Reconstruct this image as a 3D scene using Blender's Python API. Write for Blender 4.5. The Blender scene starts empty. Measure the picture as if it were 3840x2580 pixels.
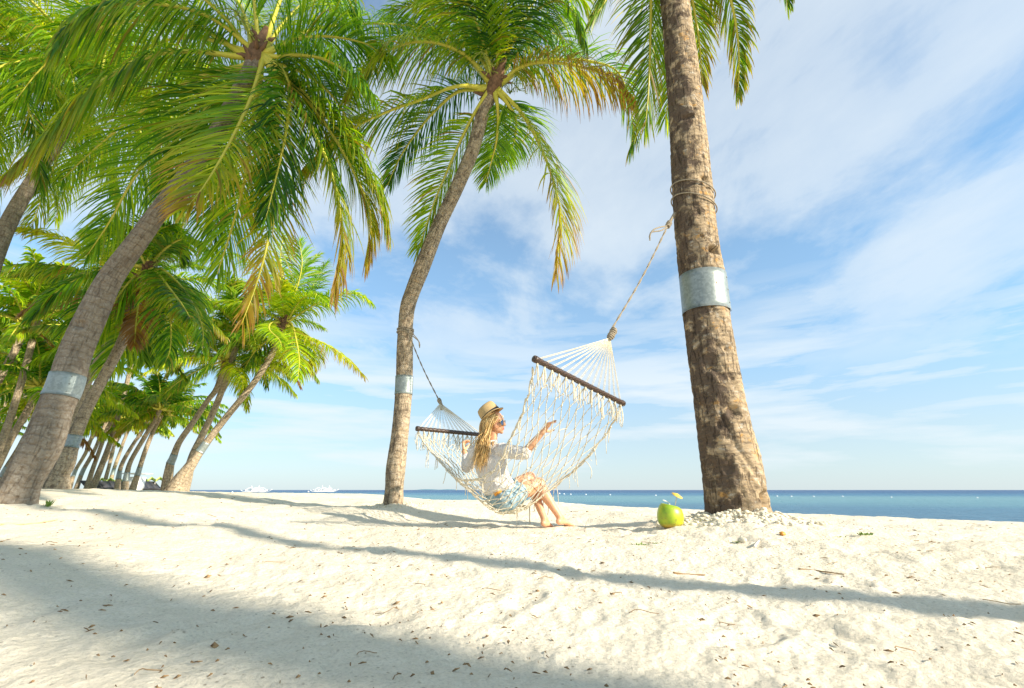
import bpy, math, random
import numpy as np
from mathutils import Vector, Matrix

R = math.radians
rng = np.random.default_rng(7)
SC = bpy.context.scene
COL = SC.collection

# ------------------------------------------------------------------ camera
CAM_Z = 0.38
PITCH = R(16.8)
cam_d = bpy.data.cameras.new('camera')
cam_d.sensor_width = 36.0
cam_d.lens = 17.0
cam_d.clip_start = 0.02
cam_d.clip_end = 60000
cam = bpy.data.objects.new('camera', cam_d)
cam.location = (0, 0, CAM_Z)
cam.rotation_euler = (R(90) + PITCH, 0, 0)
COL.objects.link(cam)
SC.camera = cam

# ------------------------------------------------------------------ light
SUN_EL = R(27.0)
SX, SY = 0.894, -0.448            # compass direction towards the sun
SUNV = Vector((math.cos(SUN_EL) * SX, math.cos(SUN_EL) * SY, math.sin(SUN_EL)))
sun_d = bpy.data.lights.new('sun', 'SUN')
sun_d.energy = 5.0
sun_d.angle = R(1.1)
sun_d.color = (1.0, 0.90, 0.74)
sun = bpy.data.objects.new('sun', sun_d)
sun.rotation_euler = SUNV.to_track_quat('Z', 'Y').to_euler()
sun.location = (20, -12, 12)
COL.objects.link(sun)

SC.view_settings.view_transform = 'Standard'
SC.view_settings.look = 'None'
SC.view_settings.exposure = 0.84
SC.view_settings.gamma = 1.0
SC.view_settings.use_curve_mapping = False
SC.cycles.max_bounces = 8
SC.cycles.transparent_max_bounces = 8
SC.cycles.use_denoising = True
SC.cycles.sample_clamp_indirect = 4.0


class NT:
    """tiny helper round a node tree"""
    def __init__(s, tree):
        s.t = tree
        s.n = tree.nodes
        s.l = tree.links

    def new(s, typ, **kw):
        nd = s.n.new(typ)
        for k, v in kw.items():
            if k.startswith('i_'):
                nd.inputs[k[2:].replace('_', ' ')].default_value = v
            else:
                setattr(nd, k, v)
        return nd

    def link(s, a, b):
        s.l.new(a, b)

    def val(s, sock, v):
        if isinstance(v, (int, float, tuple, list)):
            sock.default_value = v
        else:
            s.l.new(v, sock)

    def math(s, op, a, b=None, clamp=False):
        m = s.n.new('ShaderNodeMath'); m.operation = op; m.use_clamp = clamp
        s.val(m.inputs[0], a)
        if b is not None:
            s.val(m.inputs[1], b)
        return m.outputs[0]

    def noise(s, vec, scale, detail=4.0, rough=0.55, dist=0.0, out='Fac'):
        m = s.n.new('ShaderNodeTexNoise')
        if vec is not None:
            s.l.new(vec, m.inputs['Vector'])
        m.inputs['Scale'].default_value = scale
        m.inputs['Detail'].default_value = detail
        m.inputs['Roughness'].default_value = rough
        m.inputs['Distortion'].default_value = dist
        return m.outputs[out]

    def ramp(s, fac, stops):
        m = s.n.new('ShaderNodeValToRGB')
        e = m.color_ramp.elements
        while len(e) < len(stops):
            e.new(0.5)
        for i, (p, c) in enumerate(stops):
            e[i].position = p
            e[i].color = (c, c, c, 1) if isinstance(c, (int, float)) else (*c, 1)
        s.l.new(fac, m.inputs[0])
        return m.outputs[0]

    def mix(s, fac, a, b, mode='MIX'):
        m = s.n.new('ShaderNodeMix'); m.data_type = 'RGBA'; m.blend_type = mode
        s.val(m.inputs[0], fac)
        for sock, v in ((m.inputs[6], a), (m.inputs[7], b)):
            if isinstance(v, tuple):
                sock.default_value = (*v, 1) if len(v) == 3 else v
            else:
                s.l.new(v, sock)
        return m.outputs[2]

    def mapping(s, vec, scale=(1, 1, 1), loc=(0, 0, 0), rot=(0, 0, 0)):
        m = s.n.new('ShaderNodeMapping')
        m.inputs['Scale'].default_value = scale
        m.inputs['Location'].default_value = loc
        m.inputs['Rotation'].default_value = rot
        s.l.new(vec, m.inputs['Vector'])
        return m.outputs[0]

    def bump(s, h, strength=0.5, dist=0.01):
        m = s.n.new('ShaderNodeBump')
        m.inputs['Strength'].default_value = strength
        m.inputs['Distance'].default_value = dist
        s.l.new(h, m.inputs['Height'])
        return m.outputs[0]


# ------------------------------------------------------------------ sky
W = bpy.data.worlds.new('World')
SC.world = W
W.use_nodes = True
w = NT(W.node_tree)
bg = w.n['Background']
sky = w.new('ShaderNodeTexSky', sky_type='NISHITA', sun_disc=False)
sky.sun_elevation = SUN_EL
sky.sun_rotation = math.atan2(SX, SY)
sky.air_density = 1.0
sky.dust_density = 0.6
sky.ozone_density = 1.6
tc = w.new('ShaderNodeTexCoord').outputs['Generated']
sep = w.new('ShaderNodeSeparateXYZ'); w.link(tc, sep.inputs[0])
zc = w.math('ADD', w.math('MAXIMUM', sep.outputs[2], 0.0), 0.09)
px_ = w.math('DIVIDE', sep.outputs[0], zc)
py_ = w.math('DIVIDE', sep.outputs[1], zc)
cmb = w.new('ShaderNodeCombineXYZ'); w.link(px_, cmb.inputs[0]); w.link(py_, cmb.inputs[1])
plane = cmb.outputs[0]
# large veils of thin cloud, drawn out along one wind direction
m1 = w.mapping(plane, scale=(0.85, 0.62, 1), loc=(3.1, 1.7, 0), rot=(0, 0, R(35)))
n1 = w.noise(m1, 1.0, 9, 0.60, 0.25)
m2 = w.mapping(plane, scale=(2.4, 1.3, 1), loc=(0.4, 2.2, 0), rot=(0, 0, R(58)))
n2 = w.noise(m2, 1.0, 9, 0.62, 0.6)
veil = w.math('ADD', w.math('MULTIPLY', n1, 0.78), w.math('MULTIPLY', n2, 0.22))
veil = w.ramp(veil, [(0.36, 0.0), (0.44, 0.35), (0.52, 0.85), (0.60, 1.0)])
# low banks near the horizon, seen edge on
m3 = w.mapping(tc, scale=(2.2, 2.2, 17), loc=(5.2, 1.0, 0.35))
n3 = w.noise(m3, 1.0, 7, 0.55, 0.2)
bank = w.ramp(n3, [(0.38, 0.0), (0.47, 0.70), (0.58, 1.0)])
bandm = w.ramp(sep.outputs[2], [(0.0, 0.35), (0.05, 0.9), (0.20, 0.95), (0.32, 0.6), (0.46, 0.0)])
bank = w.math('MULTIPLY', bank, bandm)
hi = w.ramp(sep.outputs[2], [(0.10, 0.2), (0.26, 0.74), (0.45, 0.85), (0.66, 0.80), (0.86, 1.0)])
cloud = w.math('MAXIMUM', w.math('MULTIPLY', veil, hi), bank)
# a little thin haze of cloud everywhere, more towards the horizon
hz = w.ramp(sep.outputs[2], [(0.0, 0.72), (0.08, 0.60), (0.25, 0.36), (0.55, 0.22), (0.80, 0.15), (0.95, 0.5)])
cloud = w.math('MAXIMUM', cloud, hz)
tint = w.ramp(sep.outputs[2], [(0.0, (.50, .76, .98)), (0.10, (.50, .80, .98)), (0.22, (.48, 1.02, 1.25)), (0.42, (.46, 1.12, 1.36)), (0.8, (.46, 1.06, 1.32))])
skyc = w.mix(1.0, sky.outputs[0], tint, 'MULTIPLY')
SKY_STR = 0.098
# extra cloud overhead and behind the camera, out of view, added as fill light
back = w.math('ADD', w.math('MULTIPLY', sep.outputs[1], -.6), w.math('MULTIPLY', sep.outputs[2], .9))
cloud = w.math('MAXIMUM', cloud, w.ramp(back, [(0.75, 0.0), (1.0, .6)]))
cw = (5.1, 5.55, 5.8)
out = w.mix(w.math('MULTIPLY', cloud, 0.92), skyc, cw)
w.link(out, bg.inputs[0])
bg.inputs[1].default_value = SKY_STR


# ------------------------------------------------------------------ pixels -> metres
F = 17.0 / 36.0 * 3840
CP, SP = math.cos(PITCH), math.sin(PITCH)


def at(px, py, Y):
    a = (px - 1920) / F
    v = (1290 - py) / F
    k = Y / (CP - v * SP)
    return np.array([a * k, Y, CAM_Z + (SP + v * CP) * k])


def pxm(px, py, Y):
    """pixels (of the 3840 frame) per metre at that point"""
    v = (1290 - py) / F
    return F / (Y / (CP - v * SP))


# ------------------------------------------------------------------ object helpers
WO = {}


def props(o, label=None, cat=None, group=None, kind=None):
    if label: o['label'] = label
    if cat: o['category'] = cat
    if group: o['group'] = group
    if kind: o['kind'] = kind
    return o


def empty(name, loc, label, cat, group=None):
    o = bpy.data.objects.new(name, None)
    o.location = tuple(loc)
    o.empty_display_size = 0.1
    COL.objects.link(o)
    WO[o.name] = np.array(loc, float)
    return props(o, label, cat, group)


class Geo:
    """collects vertices, faces (tri/quad arrays) and named per-vertex vectors"""
    def __init__(s):
        s.V, s.F, s.A, s.n = [], [], [], 0

    def add(s, V, Fc, A=None):
        V = np.asarray(V, float)
        Fc = np.asarray(Fc, int)
        if A is None:
            A = np.zeros((len(V), 3))
        s.V.append(V); s.A.append(np.asarray(A, float))
        s.F.append(Fc + s.n)
        s.n += len(V)
        return s

    def tube(s, P, r, sides=6, cap=True, A=None):
        P = np.asarray(P, float)
        n = len(P)
        r = np.broadcast_to(np.asarray(r, float), (n,))
        T = np.gradient(P, axis=0)
        T /= np.linalg.norm(T, axis=1)[:, None] + 1e-12
        ref = np.array([0.31, 0.17, 0.93])
        if abs(T[0] @ ref) > 0.93: ref = np.array([0.9, 0.3, 0.1])
        U = np.zeros_like(P)
        u = ref - (ref @ T[0]) * T[0]
        for i in range(n):
            u = u - (u @ T[i]) * T[i]
            u /= np.linalg.norm(u) + 1e-12
            U[i] = u
        B = np.cross(T, U)
        a = np.arange(sides) / sides * 2 * np.pi
        ring = P[:, None, :] + r[:, None, None] * (np.cos(a)[None, :, None] * U[:, None, :] + np.sin(a)[None, :, None] * B[:, None, :])
        V = ring.reshape(-1, 3)
        i = np.arange(n - 1)[:, None] * sides
        j = np.arange(sides)[None, :]
        j2 = (j + 1) % sides
        Q = np.stack([i + j, i + j2, i + sides + j2, i + sides + j], -1).reshape(-1, 4)
        if cap:
            V = np.vstack([V, P[0] - T[0] * r[0] * .3, P[-1] + T[-1] * r[-1] * .3])
            c0, c1 = len(V) - 2, len(V) - 1
            jj = np.arange(sides); kk = (jj + 1) % sides
            C0 = np.stack([kk, jj, np.full(sides, c0), np.full(sides, c0)], -1)
            o = (n - 1) * sides
            C1 = np.stack([o + jj, o + kk, np.full(sides, c1), np.full(sides, c1)], -1)
            Q = np.vstack([Q, C0, C1])
        s.add(V, Q, None if A is None else np.tile(A, (len(V), 1)))
        return s

    def box(s, c, size, rot=None, A=None):
        c = np.asarray(c, float); h = np.asarray(size, float) / 2
        V = np.array([[x, y, z] for x in (-1, 1) for y in (-1, 1) for z in (-1, 1)], float) * h
        if rot is not None:
            V = V @ np.array(rot).T
        Q = [[0, 1, 3, 2], [4, 6, 7, 5], [0, 4, 5, 1], [2, 3, 7, 6], [0, 2, 6, 4], [1, 5, 7, 3]]
        s.add(V + c, Q, None if A is None else np.tile(A, (8, 1)))
        return s

    def build(s, name, mat, parent=None, origin=None, smooth=True, attr=None):
        V = np.vstack(s.V)
        A = np.vstack(s.A)
        Q = np.vstack([q if q.shape[1] == 4 else np.hstack([q, q[:, -1:]]) for q in s.F])
        if origin is None:
            origin = WO[parent.name] if parent is not None else np.array([V[:, 0].mean(), V[:, 1].mean(), V[:, 2].min()])
        origin = np.asarray(origin, float)
        tri = Q[:, 2] == Q[:, 3]
        cnt = np.where(tri, 3, 4)
        mask = np.ones_like(Q, bool); mask[tri, 3] = False
        loops = Q[mask]
        me = bpy.data.meshes.new(name)
        me.vertices.add(len(V)); me.vertices.foreach_set('co', (V - origin).astype(np.float32).ravel())
        me.loops.add(len(loops)); me.loops.foreach_set('vertex_index', loops.astype(np.int32))
        me.polygons.add(len(Q))
        st = np.concatenate([[0], np.cumsum(cnt)[:-1]])
        me.polygons.foreach_set('loop_start', st.astype(np.int32))
        me.update(calc_edges=True)
        if smooth:
            me.polygons.foreach_set('use_smooth', np.ones(len(Q), bool))
        if attr:
            at_ = me.attributes.new(attr, 'FLOAT_VECTOR', 'POINT')
            at_.data.foreach_set('vector', A.astype(np.float32).ravel())
        me.materials.append(mat)
        me.validate()
        o = bpy.data.objects.new(name, me)
        COL.objects.link(o)
        if parent is not None:
            o.parent = parent
            o.location = tuple(origin - WO[parent.name])
        else:
            o.location = tuple(origin)
        WO[o.name] = origin
        return o


def spline(P, n, closed=False):
    """Catmull-Rom through P (k,d) -> n points evenly spread in parameter"""
    P = np.asarray(P, float)
    k = len(P)
    if k == 2:
        t = np.linspace(0, 1, n)[:, None]
        return P[0] * (1 - t) + P[1] * t
    Pe = np.vstack([2 * P[0] - P[1], P, 2 * P[-1] - P[-2]])
    d = np.sqrt(np.linalg.norm(np.diff(P[:, :3], axis=0), axis=1)) ** 1.6 + 1e-9
    cum = np.concatenate([[0], np.cumsum(d)])
    s = np.linspace(0, cum[-1], n)
    i = np.clip(np.searchsorted(cum, s, side='right') - 1, 0, k - 2)
    t = ((s - cum[i]) / d[i])[:, None]
    a, b, c, e = Pe[i], Pe[i + 1], Pe[i + 2], Pe[i + 3]
    return 0.5 * ((2 * b) + (-a + c) * t + (2 * a - 5 * b + 4 * c - e) * t ** 2 + (-a + 3 * b - 3 * c + e) * t ** 3)


# numpy value noise
_perm = np.random.default_rng(3).random((256, 256))


def vnoise(x, y, seed=0):
    x = np.asarray(x) + seed * 17.3; y = np.asarray(y) + seed * 9.1
    xi = np.floor(x).astype(int); yi = np.floor(y).astype(int)
    fx = x - xi; fy = y - yi
    fx = fx * fx * (3 - 2 * fx); fy = fy * fy * (3 - 2 * fy)
    g = lambda a, b: _perm[a & 255, b & 255]
    return (g(xi, yi) * (1 - fx) + g(xi + 1, yi) * fx) * (1 - fy) + (g(xi, yi + 1) * (1 - fx) + g(xi + 1, yi + 1) * fx) * fy - .5


def fbm(x, y, oct=4, seed=0, g=.5):
    s = 0; a = 1.0
    for o in range(oct):
        s = s + a * vnoise(x * 2 ** o, y * 2 ** o, seed + o * 3)
        a *= g
    return s


# ------------------------------------------------------------------ materials
def mat(name, build):
    m = bpy.data.materials.new(name)
    m.use_nodes = True
    t = NT(m.node_tree)
    p = t.n['Principled BSDF']
    build(t, p)
    return m


def objco(t):
    return t.new('ShaderNodeTexCoord').outputs['Object']


def geopos(t):
    return t.new('ShaderNodeNewGeometry').outputs['Position']


def m_sand(t, p):
    g = geopos(t)
    big = t.noise(g, 0.55, 5, .6)
    mid = t.noise(g, 9.0, 6, .65)
    fine = t.noise(g, 120.0, 6, .75)
    c = t.mix(t.ramp(big, [(.3, 0.), (.7, 1.)]), (.72, .635, .49), (.80, .725, .595))
    c = t.mix(t.ramp(mid, [(.35, .55), (.62, 0.)]), c, (.66, .59, .46))
    grain = t.ramp(fine, [(.30, 0.74), (.48, 1.0), (.66, 1.12)])
    c = t.mix(1.0, c, grain, 'MULTIPLY')
    vo = t.new('ShaderNodeTexVoronoi', feature='F1'); vo.inputs['Scale'].default_value = 62.0
    t.link(t.mapping(g, scale=(1, 1, .3)), vo.inputs['Vector'])
    dens = t.ramp(t.noise(g, 2.3, 3, .6), [(.42, 0.), (.60, 1.)])
    sp = t.math('MULTIPLY', t.ramp(vo.outputs['Distance'], [(.15, 1.), (.30, 0.)]), t.math('MULTIPLY', dens, t.ramp(vo.outputs['Color'], [(.62, 0.), (.68, 1.)])))
    c = t.mix(t.math('MULTIPLY', sp, .75), c, (.26, .20, .13))
    t.link(c, p.inputs['Base Color'])
    p.inputs['Roughness'].default_value = .95
    p.inputs['Specular IOR Level'].default_value = .15
    peb = t.new('ShaderNodeTexVoronoi', feature='SMOOTH_F1'); peb.inputs['Scale'].default_value = 48.0
    t.link(g, peb.inputs['Vector'])
    h = t.math('ADD', t.math('MULTIPLY', mid, .55), t.math('MULTIPLY', fine, .25))
    h = t.math('ADD', h, t.math('MULTIPLY', peb.outputs['Distance'], -.30))
    t.link(t.bump(h, 0.75, .035), p.inputs['Normal'])


def m_sea(t, p):
    g = geopos(t)
    s = t.new('ShaderNodeSeparateXYZ'); t.link(g, s.inputs[0])
    # metres from the shoreline
    d = t.math('MULTIPLY', t.math('ADD', t.math('ADD', t.math('MULTIPLY', s.outputs[0], 0.35), s.outputs[1]), -10.0), 1.0)
    wob = t.noise(t.mapping(g, scale=(.006, .035, 1)), 1.0, 5, .6)
    f = t.math('LOGARITHM', t.math('MAXIMUM', d, 1.0), 10.0)
    f = t.math('ADD', f, t.math('MULTIPLY', t.math('SUBTRACT', wob, .5), 0.55))
    f = t.math('DIVIDE', f, 4.0, True)
    c = t.ramp(f, [(.22, (.06, .15, .24)), (.33, (.06, .17, .26)), (.38, (.11, .26, .31)), (.46, (.13, .28, .32)),
                   (.51, (.035, .15, .26)), (.58, (.014, .08, .19)), (.8, (.008, .05, .15))])
    t.link(c, p.inputs['Base Color'])
    p.inputs['Roughness'].default_value = .30
    p.inputs['IOR'].default_value = 1.33
    p.inputs['Specular IOR Level'].default_value = .22
    n1 = t.noise(t.mapping(g, scale=(.9, 2.6, 1)), 1.0, 6, .62, .4)
    n2 = t.noise(t.mapping(g, scale=(.05, .35, 1)), 1.0, 4, .6)
    h = t.math('ADD', n1, t.math('MULTIPLY', n2, 2.0))
    t.link(t.bump(h, 1.0, .35), p.inputs['Normal'])


def m_leaf(t, p):
    a = t.new('ShaderNodeAttribute', attribute_name='leaf')
    s = t.new('ShaderNodeSeparateXYZ'); t.link(a.outputs['Vector'], s.inputs[0])
    age, rnd, rach = s.outputs[0], s.outputs[1], s.outputs[2]
    inf = t.new('ShaderNodeObjectInfo').outputs['Random']
    rr = t.math('ADD', t.math('MULTIPLY', rnd, .7), t.math('MULTIPLY', inf, .3))
    green = t.ramp(rr, [(.0, (.012, .055, .012)), (.3, (.045, .15, .008)), (.55, (.14, .28, .008)), (.8, (.32, .42, .010)), (1., (.48, .50, .02))])
    old = t.ramp(age, [(.0, (.16, .24, .012)), (.45, (.27, .25, .015)), (.75, (.22, .125, .03)), (1., (.17, .10, .05))])
    c = t.mix(t.ramp(age, [(.15, 0.), (.55, 1.)]), green, old)
    c = t.mix(rach, c, (.50, .46, .06))
    tcol = t.mix(1.0, c, (2.9, 2.5, .8), 'MULTIPLY')
    t.link(c, p.inputs['Base Color'])
    p.inputs['Roughness'].default_value = .42
    p.inputs['Specular IOR Level'].default_value = .28
    tr = t.new('ShaderNodeBsdfTranslucent'); t.link(tcol, tr.inputs[0])
    mx = t.new('ShaderNodeMixShader')
    t.val(mx.inputs[0], t.math('MULTIPLY', t.math('SUBTRACT', 1.0, rach), .42))
    t.link(p.outputs[0], mx.inputs[1]); t.link(tr.outputs[0], mx.inputs[2])
    t.link(mx.outputs[0], t.n['Material Output'].inputs[0])


def m_bark(rich, grey):
    def f(t, p):
        a = t.new('ShaderNodeAttribute', attribute_name='bark').outputs['Vector']
        # bark = (cos a, sin a, metres along the trunk)
        m = t.mapping(a, scale=(1, 1, 10))
        big = t.noise(t.mapping(a, scale=(.7, .7, 2.2)), 1.5, 4, .6)
        blot = t.noise(t.mapping(a, scale=(.9, .9, 4.0)), 1.5, 6, .62, .3)
        fine = t.noise(m, 4.0, 6, .7)
        crack = t.noise(t.mapping(a, scale=(7, 7, 4)), 1.3, 5, .6, .5)
        base = t.mix(t.ramp(big, [(.3, 0.), (.7, 1.)]), ((.29, .215, .135) if rich > .8 else (.38, .30, .20)) if not grey else (.21, .18, .145), ((.50, .38, .24) if rich > .8 else (.50, .40, .275)) if not grey else (.30, .26, .205))
        c = t.mix(t.ramp(fine, [(.35, 1.), (.55, 0.)]), base, (.20, .15, .10))
        # pale lichen
        c = t.mix(t.ramp(t.noise(t.mapping(a, scale=(1, 1, 9)), 2.6, 5, .7), [(.56, 0.), (.66, .65)]), c, (.50, .46, .39) if not grey else (.36, .33, .28))
        # rust-orange algae patches
        orange = t.ramp(t.noise(t.mapping(a, scale=(1, 1, 6), loc=(4, 2, 7)), 1.7, 5, .68), [(.585, 0.), (.66, .85)])
        c = t.mix(t.math('MULTIPLY', orange, rich), c, (.50, .27, .08))
        # dark blotches
        # black mould, weighted to the left side so its colour deepens the shade
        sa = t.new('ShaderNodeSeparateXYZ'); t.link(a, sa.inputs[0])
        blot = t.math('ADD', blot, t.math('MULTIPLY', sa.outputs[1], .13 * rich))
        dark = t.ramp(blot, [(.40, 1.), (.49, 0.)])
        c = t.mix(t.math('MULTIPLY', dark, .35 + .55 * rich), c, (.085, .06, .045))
        # cracks run along the trunk
        ck = t.ramp(crack, [(.37, 1.), (.43, 0.)])
        c = t.mix(t.math('MULTIPLY', ck, .18 + .35 * rich), c, (.075, .052, .038))
        # leaf-scar rings
        s = t.new('ShaderNodeSeparateXYZ'); t.link(a, s.inputs[0])
        hh = t.math('ADD', s.outputs[2], t.math('MULTIPLY', t.noise(a, 1.6, 3, .5), .10))
        wv = t.math('FRACT', t.math('MULTIPLY', hh, 11.0))
        rg = t.ramp(wv, [(.0, 1.), (.10, .75), (.22, 0.), (.93, 0.), (1., 1.)])
        c = t.mix(t.math('MULTIPLY', rg, .32), c, (.10, .075, .055))
        t.link(c, p.inputs['Base Color'])
        p.inputs['Roughness'].default_value = .92
        p.inputs['Specular IOR Level'].default_value = .2
        h = t.math('ADD', t.math('MULTIPLY', ck, -.3 - .6 * rich), t.math('MULTIPLY', fine, .5))
        h = t.math('ADD', h, t.math('MULTIPLY', rg, -.25))
        h = t.math('ADD', h, t.math('MULTIPLY', dark, -.7 * rich))
        t.link(t.bump(h, .9, .02), p.inputs['Normal'])
    return f


def flat(col, rough=.6, metal=0.0, nscale=30, var=.25, bump=0.0, spec=.4):
    def f(t, p):
        o = objco(t)
        n = t.noise(o, nscale, 5, .65)
        c = t.mix(t.ramp(n, [(.3, 0.), (.7, 1.)]), tuple(x * (1 - var) for x in col), tuple(min(1, x * (1 + var)) for x in col))
        t.link(c, p.inputs['Base Color'])
        p.inputs['Roughness'].default_value = rough
        p.inputs['Metallic'].default_value = metal
        p.inputs['Specular IOR Level'].default_value = spec
        if bump:
            t.link(t.bump(n, bump, .01), p.inputs['Normal'])
    return f


def m_metal(t, p):
    g = geopos(t)
    vo = t.new('ShaderNodeTexVoronoi'); vo.inputs['Scale'].default_value = 45
    t.link(g, vo.inputs['Vector'])
    c = t.mix(t.ramp(vo.outputs['Color'], [(.2, 0.), (.8, 1.)]), (.22, .25, .24), (.29, .325, .31))
    st = t.ramp(t.noise(g, 7, 4, .6), [(.66, 0.), (.74, 1.)])
    c = t.mix(t.math('MULTIPLY', st, .6), c, (.45, .20, .07))
    t.link(c, p.inputs['Base Color'])
    p.inputs['Metallic'].default_value = .45
    p.inputs['Roughness'].default_value = .42


def m_skin(t, p):
    o = objco(t)
    n = t.noise(o, 14, 4, .6)
    c = t.mix(t.ramp(n, [(.3, 0.), (.7, 1.)]), (.60, .30, .16), (.70, .39, .23))
    t.link(c, p.inputs['Base Color'])
    p.inputs['Roughness'].default_value = .48
    p.inputs['Subsurface Weight'].default_value = .15
    p.inputs['Subsurface Radius'].default_value = (.02, .008, .004)
    p.inputs['Subsurface Scale'].default_value = .5


def m_denim(t, p):
    o = objco(t)
    n = t.noise(o, 16, 5, .7, .5)
    c = t.ramp(n, [(.30, (.10, .17, .23)), (.48, (.24, .36, .42)), (.60, (.42, .54, .57)), (.70, (.68, .72, .68))])
    wv = t.new('ShaderNodeTexWave'); wv.inputs['Scale'].default_value = 160; t.link(o, wv.inputs['Vector'])
    c = t.mix(.2, c, wv.outputs['Color'], 'MULTIPLY')
    t.link(c, p.inputs['Base Color'])
    p.inputs['Roughness'].default_value = .85
    t.link(t.bump(n, .6, .01), p.inputs['Normal'])


def m_shirt(t, p):
    o = objco(t)
    n = t.noise(t.mapping(o, scale=(1, 1, .35)), 14, 4, .6, 1.2)
    n2 = t.noise(o, 300, 2, .5)
    c = t.mix(n2, (.76, .75, .73), (.83, .82, .80))
    t.link(c, p.inputs['Base Color'])
    p.inputs['Roughness'].default_value = .8
    t.link(t.bump(n, 1.0, .045), p.inputs['Normal'])
    tr = t.new('ShaderNodeBsdfTranslucent'); tr.inputs[0].default_value = (.85, .80, .74, 1)
    mx = t.new('ShaderNodeMixShader'); mx.inputs[0].default_value = .22
    t.link(p.outputs[0], mx.inputs[1]); t.link(tr.outputs[0], mx.inputs[2])
    t.link(mx.outputs[0], t.n['Material Output'].inputs[0])


def m_hair(t, p):
    a = t.new('ShaderNodeAttribute', attribute_name='leaf')
    s = t.new('ShaderNodeSeparateXYZ'); t.link(a.outputs['Vector'], s.inputs[0])
    c = t.ramp(s.outputs[1], [(0., (.28, .15, .05)), (.5, (.58, .37, .13)), (1., (.80, .60, .28))])
    t.link(c, p.inputs['Base Color'])
    p.inputs['Roughness'].default_value = .45


def m_straw(t, p):
    o = objco(t)
    wv = t.new('ShaderNodeTexWave', bands_direction='Z'); wv.inputs['Scale'].default_value = 90; t.link(o, wv.inputs['Vector'])
    c = t.mix(wv.outputs['Fac'], (.38, .26, .11), (.52, .37, .18))
    t.link(c, p.inputs['Base Color'])
    p.inputs['Roughness'].default_value = .8
    t.link(t.bump(wv.outputs['Fac'], .3, .004), p.inputs['Normal'])


def m_wicker(t, p):
    a = t.new('ShaderNodeAttribute', attribute_name='bark').outputs['Vector']
    ck = t.new('ShaderNodeTexChecker'); ck.inputs['Scale'].default_value = 1.0
    t.link(t.mapping(a, scale=(2.5, 2.5, 55)), ck.inputs['Vector'])
    n = t.noise(a, 20, 3, .6)
    c = t.mix(ck.outputs['Fac'], (.014, .009, .008), (.10, .055, .034))
    c = t.mix(t.math('MULTIPLY', n, .4), c, (.05, .03, .02))
    t.link(c, p.inputs['Base Color'])
    p.inputs['Roughness'].default_value = .38
    t.link(t.bump(ck.outputs['Fac'], .9, .006), p.inputs['Normal'])


def m_cord(t, p):
    o = objco(t)
    n = t.noise(o, 90, 3, .6)
    c = t.mix(t.ramp(n, [(.35, 0.), (.65, 1.)]), (.50, .42, .28), (.78, .72, .58))
    t.link(c, p.inputs['Base Color'])
    p.inputs['Roughness'].default_value = .75
    t.link(t.bump(n, .8, .003), p.inputs['Normal'])


def m_coconut(t, p):
    o = objco(t)
    n = t.noise(o, 9, 5, .6)
    c = t.mix(t.ramp(n, [(.3, 0.), (.7, 1.)]), (.17, .32, .015), (.50, .53, .02))
    s = t.new('ShaderNodeSeparateXYZ'); t.link(o, s.inputs[0])
    low = t.ramp(t.math('ADD', s.outputs[2], t.math('MULTIPLY', t.noise(o, 25, 4, .6), .04)), [(.02, 1.), (.05, 0.)])
    c = t.mix(t.math('MULTIPLY', low, .7), c, (.50, .26, .05))
    spk = t.ramp(t.noise(t.mapping(o, scale=(1, 1, .6)), 38, 5, .7), [(.56, 0.), (.64, 1.)])
    c = t.mix(t.math('MULTIPLY', spk, .6), c, (.20, .14, .03))
    t.link(c, p.inputs['Base Color'])
    p.inputs['Roughness'].default_value = .38


MAT = {
    'sand': mat('sand', m_sand), 'sea': mat('sea', m_sea), 'leaf': mat('palm_leaf', m_leaf),
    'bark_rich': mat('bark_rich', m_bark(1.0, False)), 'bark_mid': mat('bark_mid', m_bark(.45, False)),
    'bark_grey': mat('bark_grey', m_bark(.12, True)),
    'fibre': mat('crown_fibre', flat((.16, .09, .05), .95, nscale=18, var=.5, bump=.8)),
    'metal': mat('galvanised_sheet', m_metal), 'cord': mat('cotton_cord', m_cord),
    'rope': mat('rope', flat((.30, .25, .18), .85, nscale=120, var=.35, bump=.6)),
    'wicker': mat('woven_wicker', m_wicker), 'skin': mat('skin', m_skin), 'shirt': mat('white_cotton', m_shirt),
    'denim': mat('denim', m_denim), 'hair': mat('blond_hair', m_hair), 'straw': mat('straw_hat', m_straw),
    'black': mat('black_ribbon', flat((.012, .012, .014), .7)), 'lens': mat('mirror_lens', flat((.05, .10, .20), .08, .6, spec=.9)),
    'lip': mat('lips', flat((.55, .14, .10), .4)), 'gold': mat('gold_rim', flat((.55, .38, .15), .3, .9)),
    'coconut': mat('green_coconut', m_coconut), 'white': mat('white_paint', flat((.82, .82, .80), .5, var=.06)),
    'yellow': mat('yellow_paper', flat((.85, .52, .08), .7, var=.1)), 'wood': mat('pale_wood', flat((.62, .45, .25), .7)),
    'coral': mat('coral_stone', flat((.66, .60, .46), .9, nscale=25, var=.22, bump=.6)),
    'litter': mat('dry_litter', flat((.30, .19, .09), .9, nscale=3, var=.6)),
    'drift': mat('bleached_wood', flat((.74, .70, .62), .85, var=.15)),
    'weed': mat('weed_green', flat((.16, .26, .04), .6, var=.3)),
    'canopy': mat('lime_canopy', flat((.50, .62, .16), .8, var=.1)), 'dark': mat('dark_slats', flat((.05, .05, .06), .6)),
    'pole': mat('pole_grey', flat((.30, .28, .26), .6)), 'hill': mat('far_land', flat((.10, .22, .28), .95, nscale=.002)),
    'leather': mat('tan_leather', flat((.62, .27, .04), .5)), 'nut': mat('young_nuts', flat((.25, .30, .04), .5)),
}

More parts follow.
